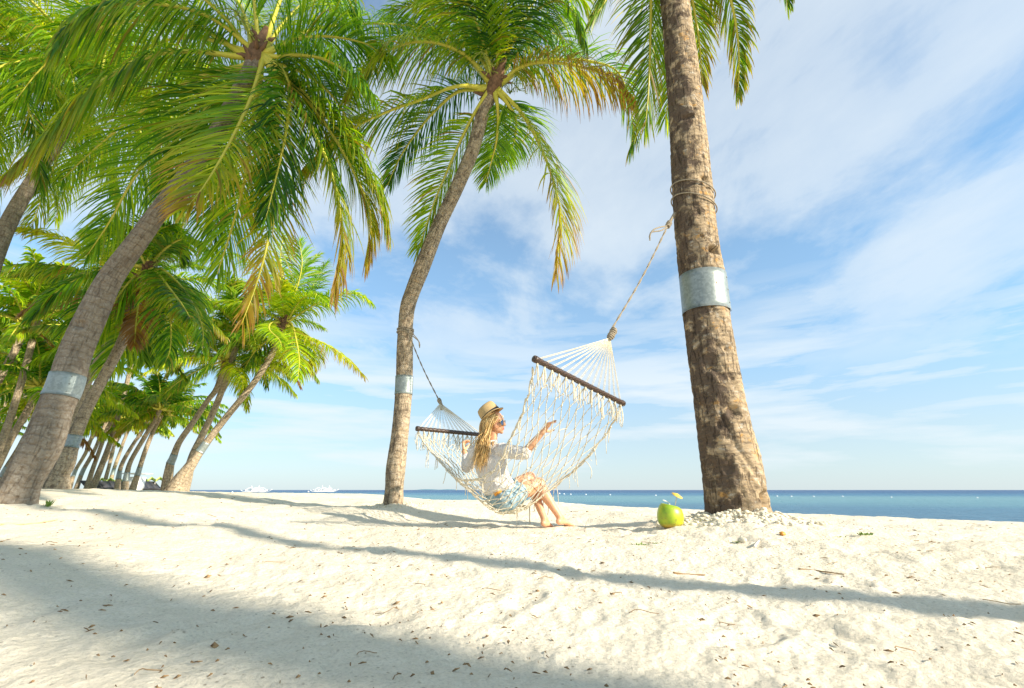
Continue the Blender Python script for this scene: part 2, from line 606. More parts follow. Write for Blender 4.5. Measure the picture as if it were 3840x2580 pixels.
# ------------------------------------------------------------------ palm table
# kind, trunk control points (px, py) from the ground up, half widths (px), forward distance foot / top
def TR(pts, y0, y1):
    n = len(pts)
    return [(*p, y0 + (y1 - y0) * i / (n - 1)) for i, p in enumerate(pts)]


PALMS = []


def palm(key, trunk, label, group='coconut palms leaning along the beach', mat='bark_mid', band=None, crown='auto', n=22, L=3.4,
         far=False, seed=1, age=.1, lowest=-42):
    PALMS.append(dict(key=key, trunk=trunk, label=label, group=group, mat=mat, band=band, crown=crown, n=n, L=L, far=far, seed=seed, age=age, lowest=lowest))


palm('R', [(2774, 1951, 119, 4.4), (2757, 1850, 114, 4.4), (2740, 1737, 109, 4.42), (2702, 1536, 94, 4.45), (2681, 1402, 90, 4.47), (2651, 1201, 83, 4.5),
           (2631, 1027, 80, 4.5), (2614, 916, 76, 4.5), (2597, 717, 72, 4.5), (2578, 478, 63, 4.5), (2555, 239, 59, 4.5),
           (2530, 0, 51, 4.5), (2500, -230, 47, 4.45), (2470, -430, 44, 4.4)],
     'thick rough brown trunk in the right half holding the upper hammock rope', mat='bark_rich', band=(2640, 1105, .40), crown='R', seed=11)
palm('C', [(1475, 1903, 38, 6.6), (1479, 1830, 34, 6.6), (1484, 1758, 36, 6.6), (1497, 1649, 32, 6.6), (1506, 1566, 31, 6.6), (1515, 1451, 31, 6.6),
           (1518, 1320, 30, 6.6), (1520, 1237, 27, 6.6), (1528, 1155, 28, 6.6), (1547, 1094, 29, 6.6), (1591, 982, 31, 6.55),
           (1647, 842, 28, 6.5), (1714, 701, 28, 6.4), (1773, 561, 26, 6.3), (1812, 421, 25, 6.2), (1838, 360, 26, 6.15), (1852, 325, 25, 6.1)],
     'curved palm at the centre holding the left hammock rope, its whole crown against blue sky', mat='bark_mid', band=(1516, 1446, .26), crown='C', seed=12)
palm('L1', [(36, 1912, 80, 4.9), (80, 1812, 68, 4.9), (158, 1671, 67, 4.92), (207, 1531, 58, 4.95), (244, 1447, 57, 4.97), (284, 1321, 54, 5.0), (347, 1180, 51, 5.0),
            (417, 1040, 46, 5.0), (519, 900, 42, 5.0), (616, 765, 38, 5.0), (705, 650, 36, 5.0), (800, 520, 33, 5.0), (885, 370, 32, 5.0),
            (940, 270, 33, 5.0), (965, 200, 30, 5.0)],
     'big grey palm trunk leaning in from the bottom left corner under the largest crown', mat='bark_grey', band=(241, 1448, .24), crown='L1', seed=13)
palm('L0', [(-75, 1150, 30, 7.3), (-20, 960, 29, 7.3), (45, 810, 27, 7.3), (128, 667, 24, 7.3), (190, 570, 23, 7.3), (262, 450, 22, 7.3), (320, 330, 21, 7.3), (345, 262, 21, 7.3)],
     'palm whose bare grey trunk crosses the left edge halfway up, below bright yellow-green fronds', mat='bark_grey', crown='auto', n=26, L=3.6, seed=14, age=.05)
palm('P3', [(208, 1838, 44, 8.6), (224, 1780, 36, 8.6), (245, 1741, 35, 8.6), (273, 1657, 27, 8.65), (326, 1531, 24, 8.7), (401, 1391, 22, 8.75), (456, 1286, 21, 8.8),
            (494, 1180, 20, 8.8), (530, 1080, 20, 8.8), (555, 1015, 20, 8.8)],
     'palm right behind the big left trunk, with bright drooping fronds and a wide foot', mat='bark_mid', band=(271, 1655, .22), crown='P3', seed=15)
palm('P3b', [(165, 1832, 44, 10.5), (195, 1745, 27, 10.5), (221, 1685, 20, 10.5), (262, 1590, 17, 10.5), (330, 1430, 15, 10.5), (400, 1290, 14, 10.5), (440, 1200, 14, 10.5), (475, 1090, 14, 10.5)],
     'palm mostly hidden between the big left trunk and the wide-footed palm', mat='bark_mid', band=(219, 1688, .22), n=18, L=2.1, lowest=0, seed=16)
palm('P5', [(656, 1850, 41, 13.6), (678, 1800, 31, 13.6), (708, 1755, 24, 13.6), (761, 1678, 17, 13.7), (842, 1573, 15, 13.8), (933, 1461, 14, 13.9), (982, 1391, 13, 14),
            (1024, 1321, 12, 14), (1050, 1255, 12, 14), (1066, 1212, 12, 14)],
     'palm farthest right of the background group, with a rust-stained metal band', mat='bark_mid', band=(764, 1680, .30), crown='P5', seed=17)
palm('P6', [(688, 1852, 18, 14.6), (703, 1790, 17, 14.6), (722, 1710, 14, 14.6), (757, 1636, 13, 14.7), (806, 1531, 12, 14.8), (849, 1419, 11, 14.9), (880, 1320, 11, 15), (900, 1240, 11, 15)],
     'darker palm standing directly behind the rightmost slanting background palm', mat='bark_mid', n=22, L=2.6, seed=18, age=.12, lowest=-22)
palm('P7', [(622, 1840, 19, 15.2), (638, 1742, 14, 15.2), (649, 1717, 13, 15.2), (673, 1657, 12, 15.2), (722, 1587, 12, 15.3), (778, 1503, 11, 15.4), (814, 1454, 11, 15.5), (848, 1352, 11, 15.5)],
     'pale S-curved palm just left of the slanting background pair', mat='bark_mid', band=(648, 1718, .30), n=20, L=2.4, seed=19, lowest=-18)
row = [
    ('P8', [(494, 1848, 15, 20), (519, 1770, 10, 20), (547, 1685, 9, 20), (582, 1601, 8, 20), (610, 1552, 8, 20)], 'light-barked palm at the right end of the far row, beside the sunshade', (518, 1768, .34)),
    ('P9', [(466, 1848, 15, 19), (475, 1784, 11, 19), (491, 1728, 9, 19), (540, 1643, 9, 19), (575, 1585, 9, 19), (600, 1535, 9, 19)], 'dark-topped palm, second from the right end of the far row', (475, 1785, .34)),
    ('P10', [(438, 1850, 14, 23), (447, 1777, 9, 23), (463, 1728, 8, 23), (505, 1657, 7, 23), (524, 1632, 7, 23), (562, 1565, 7, 23)], 'thin palm with a kinked foot and white band in the far row', (446, 1778, .36)),
    ('P11', [(384, 1848, 11, 26), (395, 1800, 8, 26), (408, 1752, 7, 26), (421, 1700, 7, 26), (432, 1655, 6, 26), (458, 1570, 6, 26)], 'slender upright palm in the middle of the far row', None),
    ('P11b', [(405, 1846, 11, 29), (424, 1770, 7, 29), (436, 1735, 7, 29), (452, 1690, 6, 29), (466, 1650, 6, 29), (500, 1570, 6, 29)], 'slim palm carrying a small dark box on its trunk in the far row', (424, 1772, .36)),
    ('P12', [(322, 1846, 13, 21), (344, 1770, 9, 21), (372, 1692, 8, 21), (400, 1615, 8, 21), (420, 1575, 8, 21)], 'tall bending palm in the left half of the far row, pale lower trunk', None),
    ('P12b', [(336, 1844, 9, 30), (365, 1777, 6, 30), (392, 1735, 5, 30), (412, 1705, 5, 30), (450, 1635, 5, 30), (475, 1580, 5, 30)], 'thinnest pale palm, crossing behind the bending one in the far row', (364, 1778, .4)),
    ('P13', [(284, 1840, 10, 25), (309, 1770, 8, 25), (337, 1720, 8, 25), (358, 1680, 7, 25), (392, 1600, 7, 25), (420, 1540, 7, 25)], 'short dark palm in the far row with a white band low down', (308, 1772, .36)),
    ('P14', [(258, 1838, 10, 28), (281, 1769, 7, 28), (309, 1720, 7, 28), (325, 1690, 7, 28), (352, 1620, 7, 28), (380, 1560, 7, 28)], 'dark leaning palm at the left of the far row', (280, 1770, .36)),
    ('P15', [(238, 1834, 26, 14), (248, 1790, 14, 14), (262, 1735, 11, 14), (290, 1640, 10, 14), (330, 1540, 10, 14), (375, 1400, 10, 14), (415, 1270, 10, 14)], 'palm with a swollen brown foot just right of the wide-footed palm', None),
]
for i, (k, tp, lb, bd) in enumerate(row):
    palm(k, tp, lb, mat='bark_mid', band=bd, n=18, L=2.2, far=True, lowest=-5, seed=30 + i)
palm('Q1', [(-90, 1560, 16, 14), (-30, 1470, 15, 14), (20, 1380, 14, 14), (56, 1314, 14, 14), (91, 1237, 14, 14), (98, 1214, 14, 14)],
     'orange-brown palm trunk rising from the left edge to its own small crown', mat='bark_mid', n=20, L=2.6, lowest=-12, seed=50, far=True)
palm('Q2', [(-60, 1850, 18, 15), (-20, 1770, 15, 15), (0, 1728, 15, 15), (42, 1643, 14, 15), (105, 1538, 14, 15), (150, 1450, 13, 15)],
     'palm leaning in low at the left edge, the upper one of the two', mat='bark_mid', n=20, L=2.6, lowest=-12, seed=51, far=True)
palm('Q3', [(-20, 1850, 17, 17), (0, 1805, 13, 17), (21, 1763, 12, 17), (70, 1686, 12, 17), (98, 1636, 12, 17), (150, 1560, 12, 17)],
     'palm with a white band at the lower left edge', mat='bark_mid', band=(19, 1765, .36), n=20, L=2.6, lowest=-12, seed=52, far=True)
palm('Q0', [(-330, 1700, 30, 6.0), (-330, 1300, 28, 6.0), (-300, 900, 25, 6.0), (-240, 500, 23, 6.0), (-190, 200, 22, 6.0), (-170, 80, 22, 6.0)],
     'palm outside the top left corner, only its frond ends in the picture', mat='bark_grey', n=24, L=3.5, seed=53)
# the dense grove further back on the left
grove = [(-60, 1330, 18, 'at the far left edge'), (30, 1465, 22, 'low behind the white-banded left palm'), (120, 1380, 19, 'behind the small left crown'),
         (215, 1300, 24, 'just above the big trunk metal band'), (180, 1475, 30, 'deep in shade behind the big trunk'), (60, 1530, 27, 'deep in the left grove'),
         (-40, 1600, 31, 'lowest at the far left'), (150, 1150, 14, 'peeping above the dark grove at left'),
         (500, 1330, 20, 'between the bright drooping palm and the S-curved palm')]
for i, (gx, gy, gY, gl) in enumerate(grove):
    w_ = F / (gY / .95) * .11
    lean = 60 + 40 * ((i * 7) % 5) / 5 + (1840 - gy) * .12
    zb = 1852 if gY > 16 else 1840
    palm('G%d' % i, [(gx - lean * 1.25, zb, w_ * 1.5, gY), (gx - lean * .7, zb - (zb - gy) * .35, w_ * 1.05, gY), (gx - lean * .28, zb - (zb - gy) * .7, w_ * .95, gY), (gx, gy, w_ * .9, gY)],
         'background palm crown ' + gl, 'palms of the grove behind on the left', mat='bark_mid', n=18, L=2.3, far=True, lowest=-8, seed=70 + i)

# ------------------------------------------------------------------ ground
CON = []
for P in PALMS:
    px, py, hw, Y = P['trunk'][0]
    if P['key'] not in ('L0', 'Q0', 'Q1'):
        q = at(px, py, Y)
        CON.append((q[0], q[1], min(q[2], .50)))


def gz(px, py, z):
    """a point of the ground seen at that pixel and lying at height z"""
    v = (1290 - py) / F
    k = (z - CAM_Z) / (SP + v * CP)
    return ((px - 1920) / F * k, (CP - v * SP) * k, z)


for c in [gz(3800, 1962, .05), gz(2900, 1927, .065), gz(2400, 1908, .09), gz(1500, 1877, .13), gz(1000, 1856, .20), gz(700, 1849, .27),
          gz(3840, 2300, .02), gz(1920, 2500, .0), gz(200, 2500, .02), gz(3400, 2500, .0), gz(2500, 2200, .02), gz(1200, 2050, .06),
          gz(400, 2000, .13), (.3, 4.7, .04), (.9, 4.9, .05), (2.6, 4.7, .06), (-.6, 5.4, .05), (0, 0, 0), (3, 0, 0), (-3, 0, .05), (0, -5, 0), (-30, 0, .3), (30, -10, 0),
          gz(2515, 1979, .072)]:
    CON.append(c)
CON = np.array(CON)
MOUND = [(at(2745, 1962, 4.3), .100, .80), (at(1475, 1903, 6.6), .05, .45), (at(48, 1910, 4.9), .06, .7)]


_rf = np.random.default_rng(55)
DENT = []
for k in range(70):
    rr_ = 1.5 * (7.5 / 1.5) ** _rf.random(); th_ = R(1) * _rf.uniform(-48, 48)
    DENT.append((rr_ * math.sin(th_), rr_ * math.cos(th_), _rf.uniform(0, 3.14), _rf.uniform(.010, .024)))
for k in range(14):      # a line of footsteps towards the hammock
    DENT.append((1.9 - .11 * k + (.07 if k % 2 else -.07), 2.6 + .16 * k, 2.2, .024))


def ground(x, y):
    x = np.asarray(x, float); y = np.asarray(y, float)
    num = 0; den = 0
    for cx, cy, cz in CON:
        d2 = (x - cx) ** 2 + (y - cy) ** 2
        sc = .35 + .03 * (cx * cx + cy * cy)
        wgt = 1 / (d2 / sc + .25) ** 1.9
        num = num + wgt * cz; den = den + wgt
    z = num / den
    r = np.sqrt(x * x + y * y)
    am = np.clip(r / 3, .35, 1)
    s = (1.05 * (x - 3.65) + (y - 7.05)) / 1.45
    calm = np.clip(1 - (s + 1.2) / 1.5, .1, 1)
    z = z + calm * am * (.032 * fbm(x * 1.1, y * 1.1, 2, 1) + .025 * fbm(x * 3.3, y * 3.3, 2, 5))
    z = z + am * (.015 * fbm(x * 9, y * 9, 3, 9))
    for dx, dy, da, dd in DENT:
        ca_, sa_ = math.cos(da), math.sin(da)
        u_ = (x - dx) * ca_ + (y - dy) * sa_; v_ = -(x - dx) * sa_ + (y - dy) * ca_
        q_ = (u_ / .125) ** 2 + (v_ / .055) ** 2
        z = z - .6 * dd * np.exp(-q_ ** 1.5) + dd * .3 * np.exp(-((np.sqrt(q_) - 1.45) / .35) ** 2)
    for m, h, sg in MOUND:
        d2 = (x - m[0]) ** 2 + (y - m[1]) ** 2
        z = z + h * np.exp(-d2 / (2 * (sg * .55) ** 2)) * (1 + .6 * fbm(x * 14, y * 14, 3, 21))
    # the beach drops away to the water
    t = np.clip(s, 0, None)
    drop = np.where(t < 1.5, .075 * t * t, .075 * 2.25 + .225 * (t - 1.5))
    return z - np.minimum(drop, 4.0)


def ground_mesh():
    nr = 560
    r = .22 * (900 / .22) ** (np.linspace(0, 1, nr) ** 1.0)
    a1 = np.linspace(-62, 62, 760)
    a2 = np.linspace(62, 298, 90)[1:-1]
    a = np.radians(np.concatenate([a1, a2]))
    na = len(a)
    rr, aa = np.meshgrid(r, a, indexing='ij')
    x = rr * np.sin(aa); y = rr * np.cos(aa)
    z = ground(x, y)
    # pebbly fine relief near the camera
    near = np.clip(1 - (rr - 2.0) / 4.0, 0, 1)
    z = z + near * (.0065 * fbm(x * 38, y * 38, 2, 31)) + np.clip(1 - (rr - 4) / 6, 0, 1) * .008 * np.clip(fbm(x * 16, y * 16, 2, 41), -.5, .3)
    V = np.stack([x, y, z], -1).reshape(-1, 3)
    i = np.arange(nr - 1)[:, None] * na
    j = np.arange(na)[None, :]; j2 = (j + 1) % na
    Q = np.stack([i + j, i + na + j, i + na + j2, i + j2], -1).reshape(-1, 4)
    V = np.vstack([V, [0, 0, float(z[0].mean())]])
    jj = np.arange(na); kk = (jj + 1) % na
    Q = np.vstack([Q, np.stack([jj, kk, np.full(na, len(V) - 1), np.full(na, len(V) - 1)], -1)])
    g = Geo(); g.add(V, Q)
    o = g.build('sand', MAT['sand'], origin=(0, 0, 0))
    props(o, kind='structure')


ground_mesh()

SEA_Z = -.55
g = Geo()
nr, na = 90, 140
r = 2 * (42000 / 2) ** np.linspace(0, 1, nr)
a = np.arange(na) / na * 2 * np.pi
rr, aa = np.meshgrid(r, a, indexing='ij')
V = np.stack([rr * np.sin(aa), rr * np.cos(aa), np.full_like(rr, SEA_Z)], -1).reshape(-1, 3)
i = np.arange(nr - 1)[:, None] * na; j = np.arange(na)[None, :]; j2 = (j + 1) % na
g.add(V, np.stack([i + j, i + na + j, i + na + j2, i + j2], -1).reshape(-1, 4))
props(g.build('sea', MAT['sea'], origin=(0, 0, SEA_Z)), kind='structure')

# low island on the horizon
g = Geo()
pts = [(at(px, 1838, 9000)) for px in np.linspace(1545, 1705, 26)]
prof = np.sin(np.linspace(0, np.pi, 26)) ** .6 * (12 + 6 * np.sin(np.linspace(0, 9, 26)))
V = []
for k, q in enumerate(pts):
    for dy, f_ in ((0, 0), (300, 1), (900, 1), (1300, 0)):
        V.append([q[0], 9000 + dy, SEA_Z - .5 + f_ * prof[k] * 1.15])
Q = [[k * 4 + m, k * 4 + 4 + m, k * 4 + 5 + m, k * 4 + 1 + m] for k in range(25) for m in range(3)]
g.add(V, Q)
props(g.build('hill', MAT['hill']), kind='structure')

# ------------------------------------------------------------------ palms
WIND = np.array([-.06, .03, 0.0])


def frond(g, P, rs, Lmax=.85, n=80, st=5, droop=.9, age=.05, width=.040, roll=0.0, rad=.030, tipage=.0, stalk=.13, lift=.25, B0=None, rag=.12, tone=0.0):
    """one feather-shaped palm leaf along the polyline P (metres)"""
    P = spline(P, 26)
    M = len(P)
    T = np.gradient(P, axis=0); T /= np.linalg.norm(T, axis=1)[:, None]
    h = P[-1] - P[0]; h[2] = 0
    if B0 is None:
        hn = np.linalg.norm(h)
        B0 = np.cross(h / hn, [0, 0, 1]) if hn > .25 else np.array([rs.normal(), rs.normal(), 0])
    B0 = B0 / np.linalg.norm(B0)
    B = B0 - (T @ B0)[:, None] * T
    B /= np.linalg.norm(B, axis=1)[:, None]
    N = np.cross(B, T)
    if N[0][2] < 0 and N.mean(0)[2] < 0:
        N = -N
    if roll:
        B, N = B * math.cos(roll) + N * math.sin(roll), N * math.cos(roll) - B * math.sin(roll)
    tt = np.linspace(0, 1, M)
    # rachis
    rr = rad * (1 - tt) ** .8 + .004
    rr[:4] *= np.array([1.9, 1.5, 1.25, 1.1])
    vb = g.n
    g.tube(P, rr, 5, True, A=np.array([age * .5 + .0, .5, 1.0]))
    # leaflets
    t = np.concatenate([np.linspace(stalk, .995, n)] * 2) + rs.normal(0, .25 / n, 2 * n)
    t = np.clip(t, stalk * .9, .999)
    side = np.concatenate([np.ones(n), -np.ones(n)])
    keep = rs.random(2 * n) > .03 + age * .1
    t, side = t[keep], side[keep]
    m = len(t)
    f = t * (M - 1); i0 = np.clip(f.astype(int), 0, M - 2); w_ = (f - i0)[:, None]
    lerp = lambda X: X[i0] * (1 - w_) + X[i0 + 1] * w_
    p0, Tt, Bt, Nt = lerp(P), lerp(T), lerp(B), lerp(N)
    u0 = (t - stalk) / (1 - stalk)
    prof = np.clip(.45 + 2.2 * u0, 0, 1) * np.clip(1.12 - .78 * u0 ** 1.7, .2, 1)
    L = Lmax * prof * (1 + rs.normal(0, .07, m))
    brk = rs.random(m) < rag
    L = np.where(brk, L * rs.uniform(.5, .85, m), L)
    ang = np.radians(60 - 40 * u0 ** 1.5 + rs.normal(0, 5.5, m))
    lf = lift + rs.normal(0, .10, m)
    d0 = side[:, None] * Bt * np.sin(ang)[:, None] + Tt * np.cos(ang)[:, None] + Nt * lf[:, None]
    d0 /= np.linalg.norm(d0, axis=1)[:, None]
    dr = .82 * droop * (1 + rs.normal(0, .20, m)) * (.75 + .5 * rs.random() )
    G = np.array([0, 0, -1.0]) + WIND * 2
    us = np.linspace(0, 1, st)
    pts = []
    # integrate a bending strip so that its length is kept
    cur = p0.copy(); d = d0.copy(); pts.append(cur.copy()); ds = [d.copy()]
    for k in range(1, st):
        step = L / (st - 1)
        d = d + G * (dr * (1.9 * us[k]) / (st - 1) * 1.5)[:, None]
        d /= np.linalg.norm(d, axis=1)[:, None]
        cur = cur + d * step[:, None]
        pts.append(cur.copy()); ds.append(d.copy())
    pts = np.stack(pts, 1); ds = np.stack(ds, 1)
    ref = Tt + Nt * rs.normal(0, .35, (m, 1))
    ref = ref[:, None, :] - (np.einsum('ij,ikj->ik', ref, ds))[:, :, None] * ds
    ref /= np.linalg.norm(ref, axis=2)[:, :, None] + 1e-9
    wd = width * (1 + rs.normal(0, .12, m))
    wp = np.interp(us, [0, .18, .6, .85, 1], [.45, 1, .9, .5, .06])
    off = ref * (wd[:, None] * wp[None, :])[:, :, None] * .5
    V = np.stack([pts - off, pts + off], 2).reshape(-1, 3)
    base = (np.arange(m) * st * 2)[:, None]
    k = (np.arange(st - 1) * 2)[None, :]
    Q = np.stack([base + k, base + k + 1, base + k + 3, base + k + 2], -1).reshape(-1, 4)
    ag = np.clip(age + tipage * np.clip(u0 - .35, 0, 1) * 1.5 + rs.normal(0, .07, m) + np.where(rs.random(m) < .04, .4, 0), 0, 1)
    agv = np.clip(ag[:, None] + (us[None, :] ** 3) * (.18 + age), 0, 1)
    rv = np.clip(.45 + tone + rs.normal(0, .17) + rs.normal(0, .22, m), 0, 1)
    A = np.zeros((m, st, 2, 3))
    A[..., 0] = agv[:, :, None]; A[..., 1] = rv[:, None, None]
    g.add(V, Q, A.reshape(-1, 3))


def grow(hub, az, el, L, rs, bend, lean=np.zeros(3)):
    d = np.array([math.cos(az) * math.cos(el), math.sin(az) * math.cos(el), math.sin(el)]) + lean
    d /= np.linalg.norm(d)
    P = [hub + d * .08]
    n = 9
    for k in range(n):
        f_ = (k + 1) / n
        d = d + np.array([WIND[0], WIND[1], -1]) * bend * (.35 + 1.1 * f_) / n
        d /= np.linalg.norm(d)
        P.append(P[-1] + d * L / n)
    return np.array(P)


def auto_fronds(hub, n, L, rs, lowest, axis, kb=1.0):
    res = []
    for k in range(n):
        f_ = (k + .5) / n
        az = k * 2.39996 + rs.normal(0, .12)
        el = R(80 - (80 - lowest) * f_ ** .85) + rs.normal(0, .06)
        Lk = L * (.62 + .42 * min(1, f_ * 2.2)) * (1 + rs.normal(0, .05))
        lean = np.array([axis[0], axis[1], 0]) * .35
        bend = kb * (1.15 + .6 * (1 - abs(f_ - .45)) + rs.normal(0, .12))
        res.append((grow(hub, az, el, Lk, rs, bend, lean), f_))
    return res


c6 = lambda x, y: (1100 + x * .7014, y * .7014)
c8 = lambda x, y: (x * .8226, y * .8226)
c5 = lambda x, y: (x * .7014, 900 + y * .7014)
cd = lambda x, y: (x * .638, 900 + y * .638)
c7 = lambda x, y: (2200 + x * .797, y * .797)


def FS(conv, pts, y1, **kw):
    return dict(pts=[conv(*p) for p in pts], y1=y1, kw=kw)


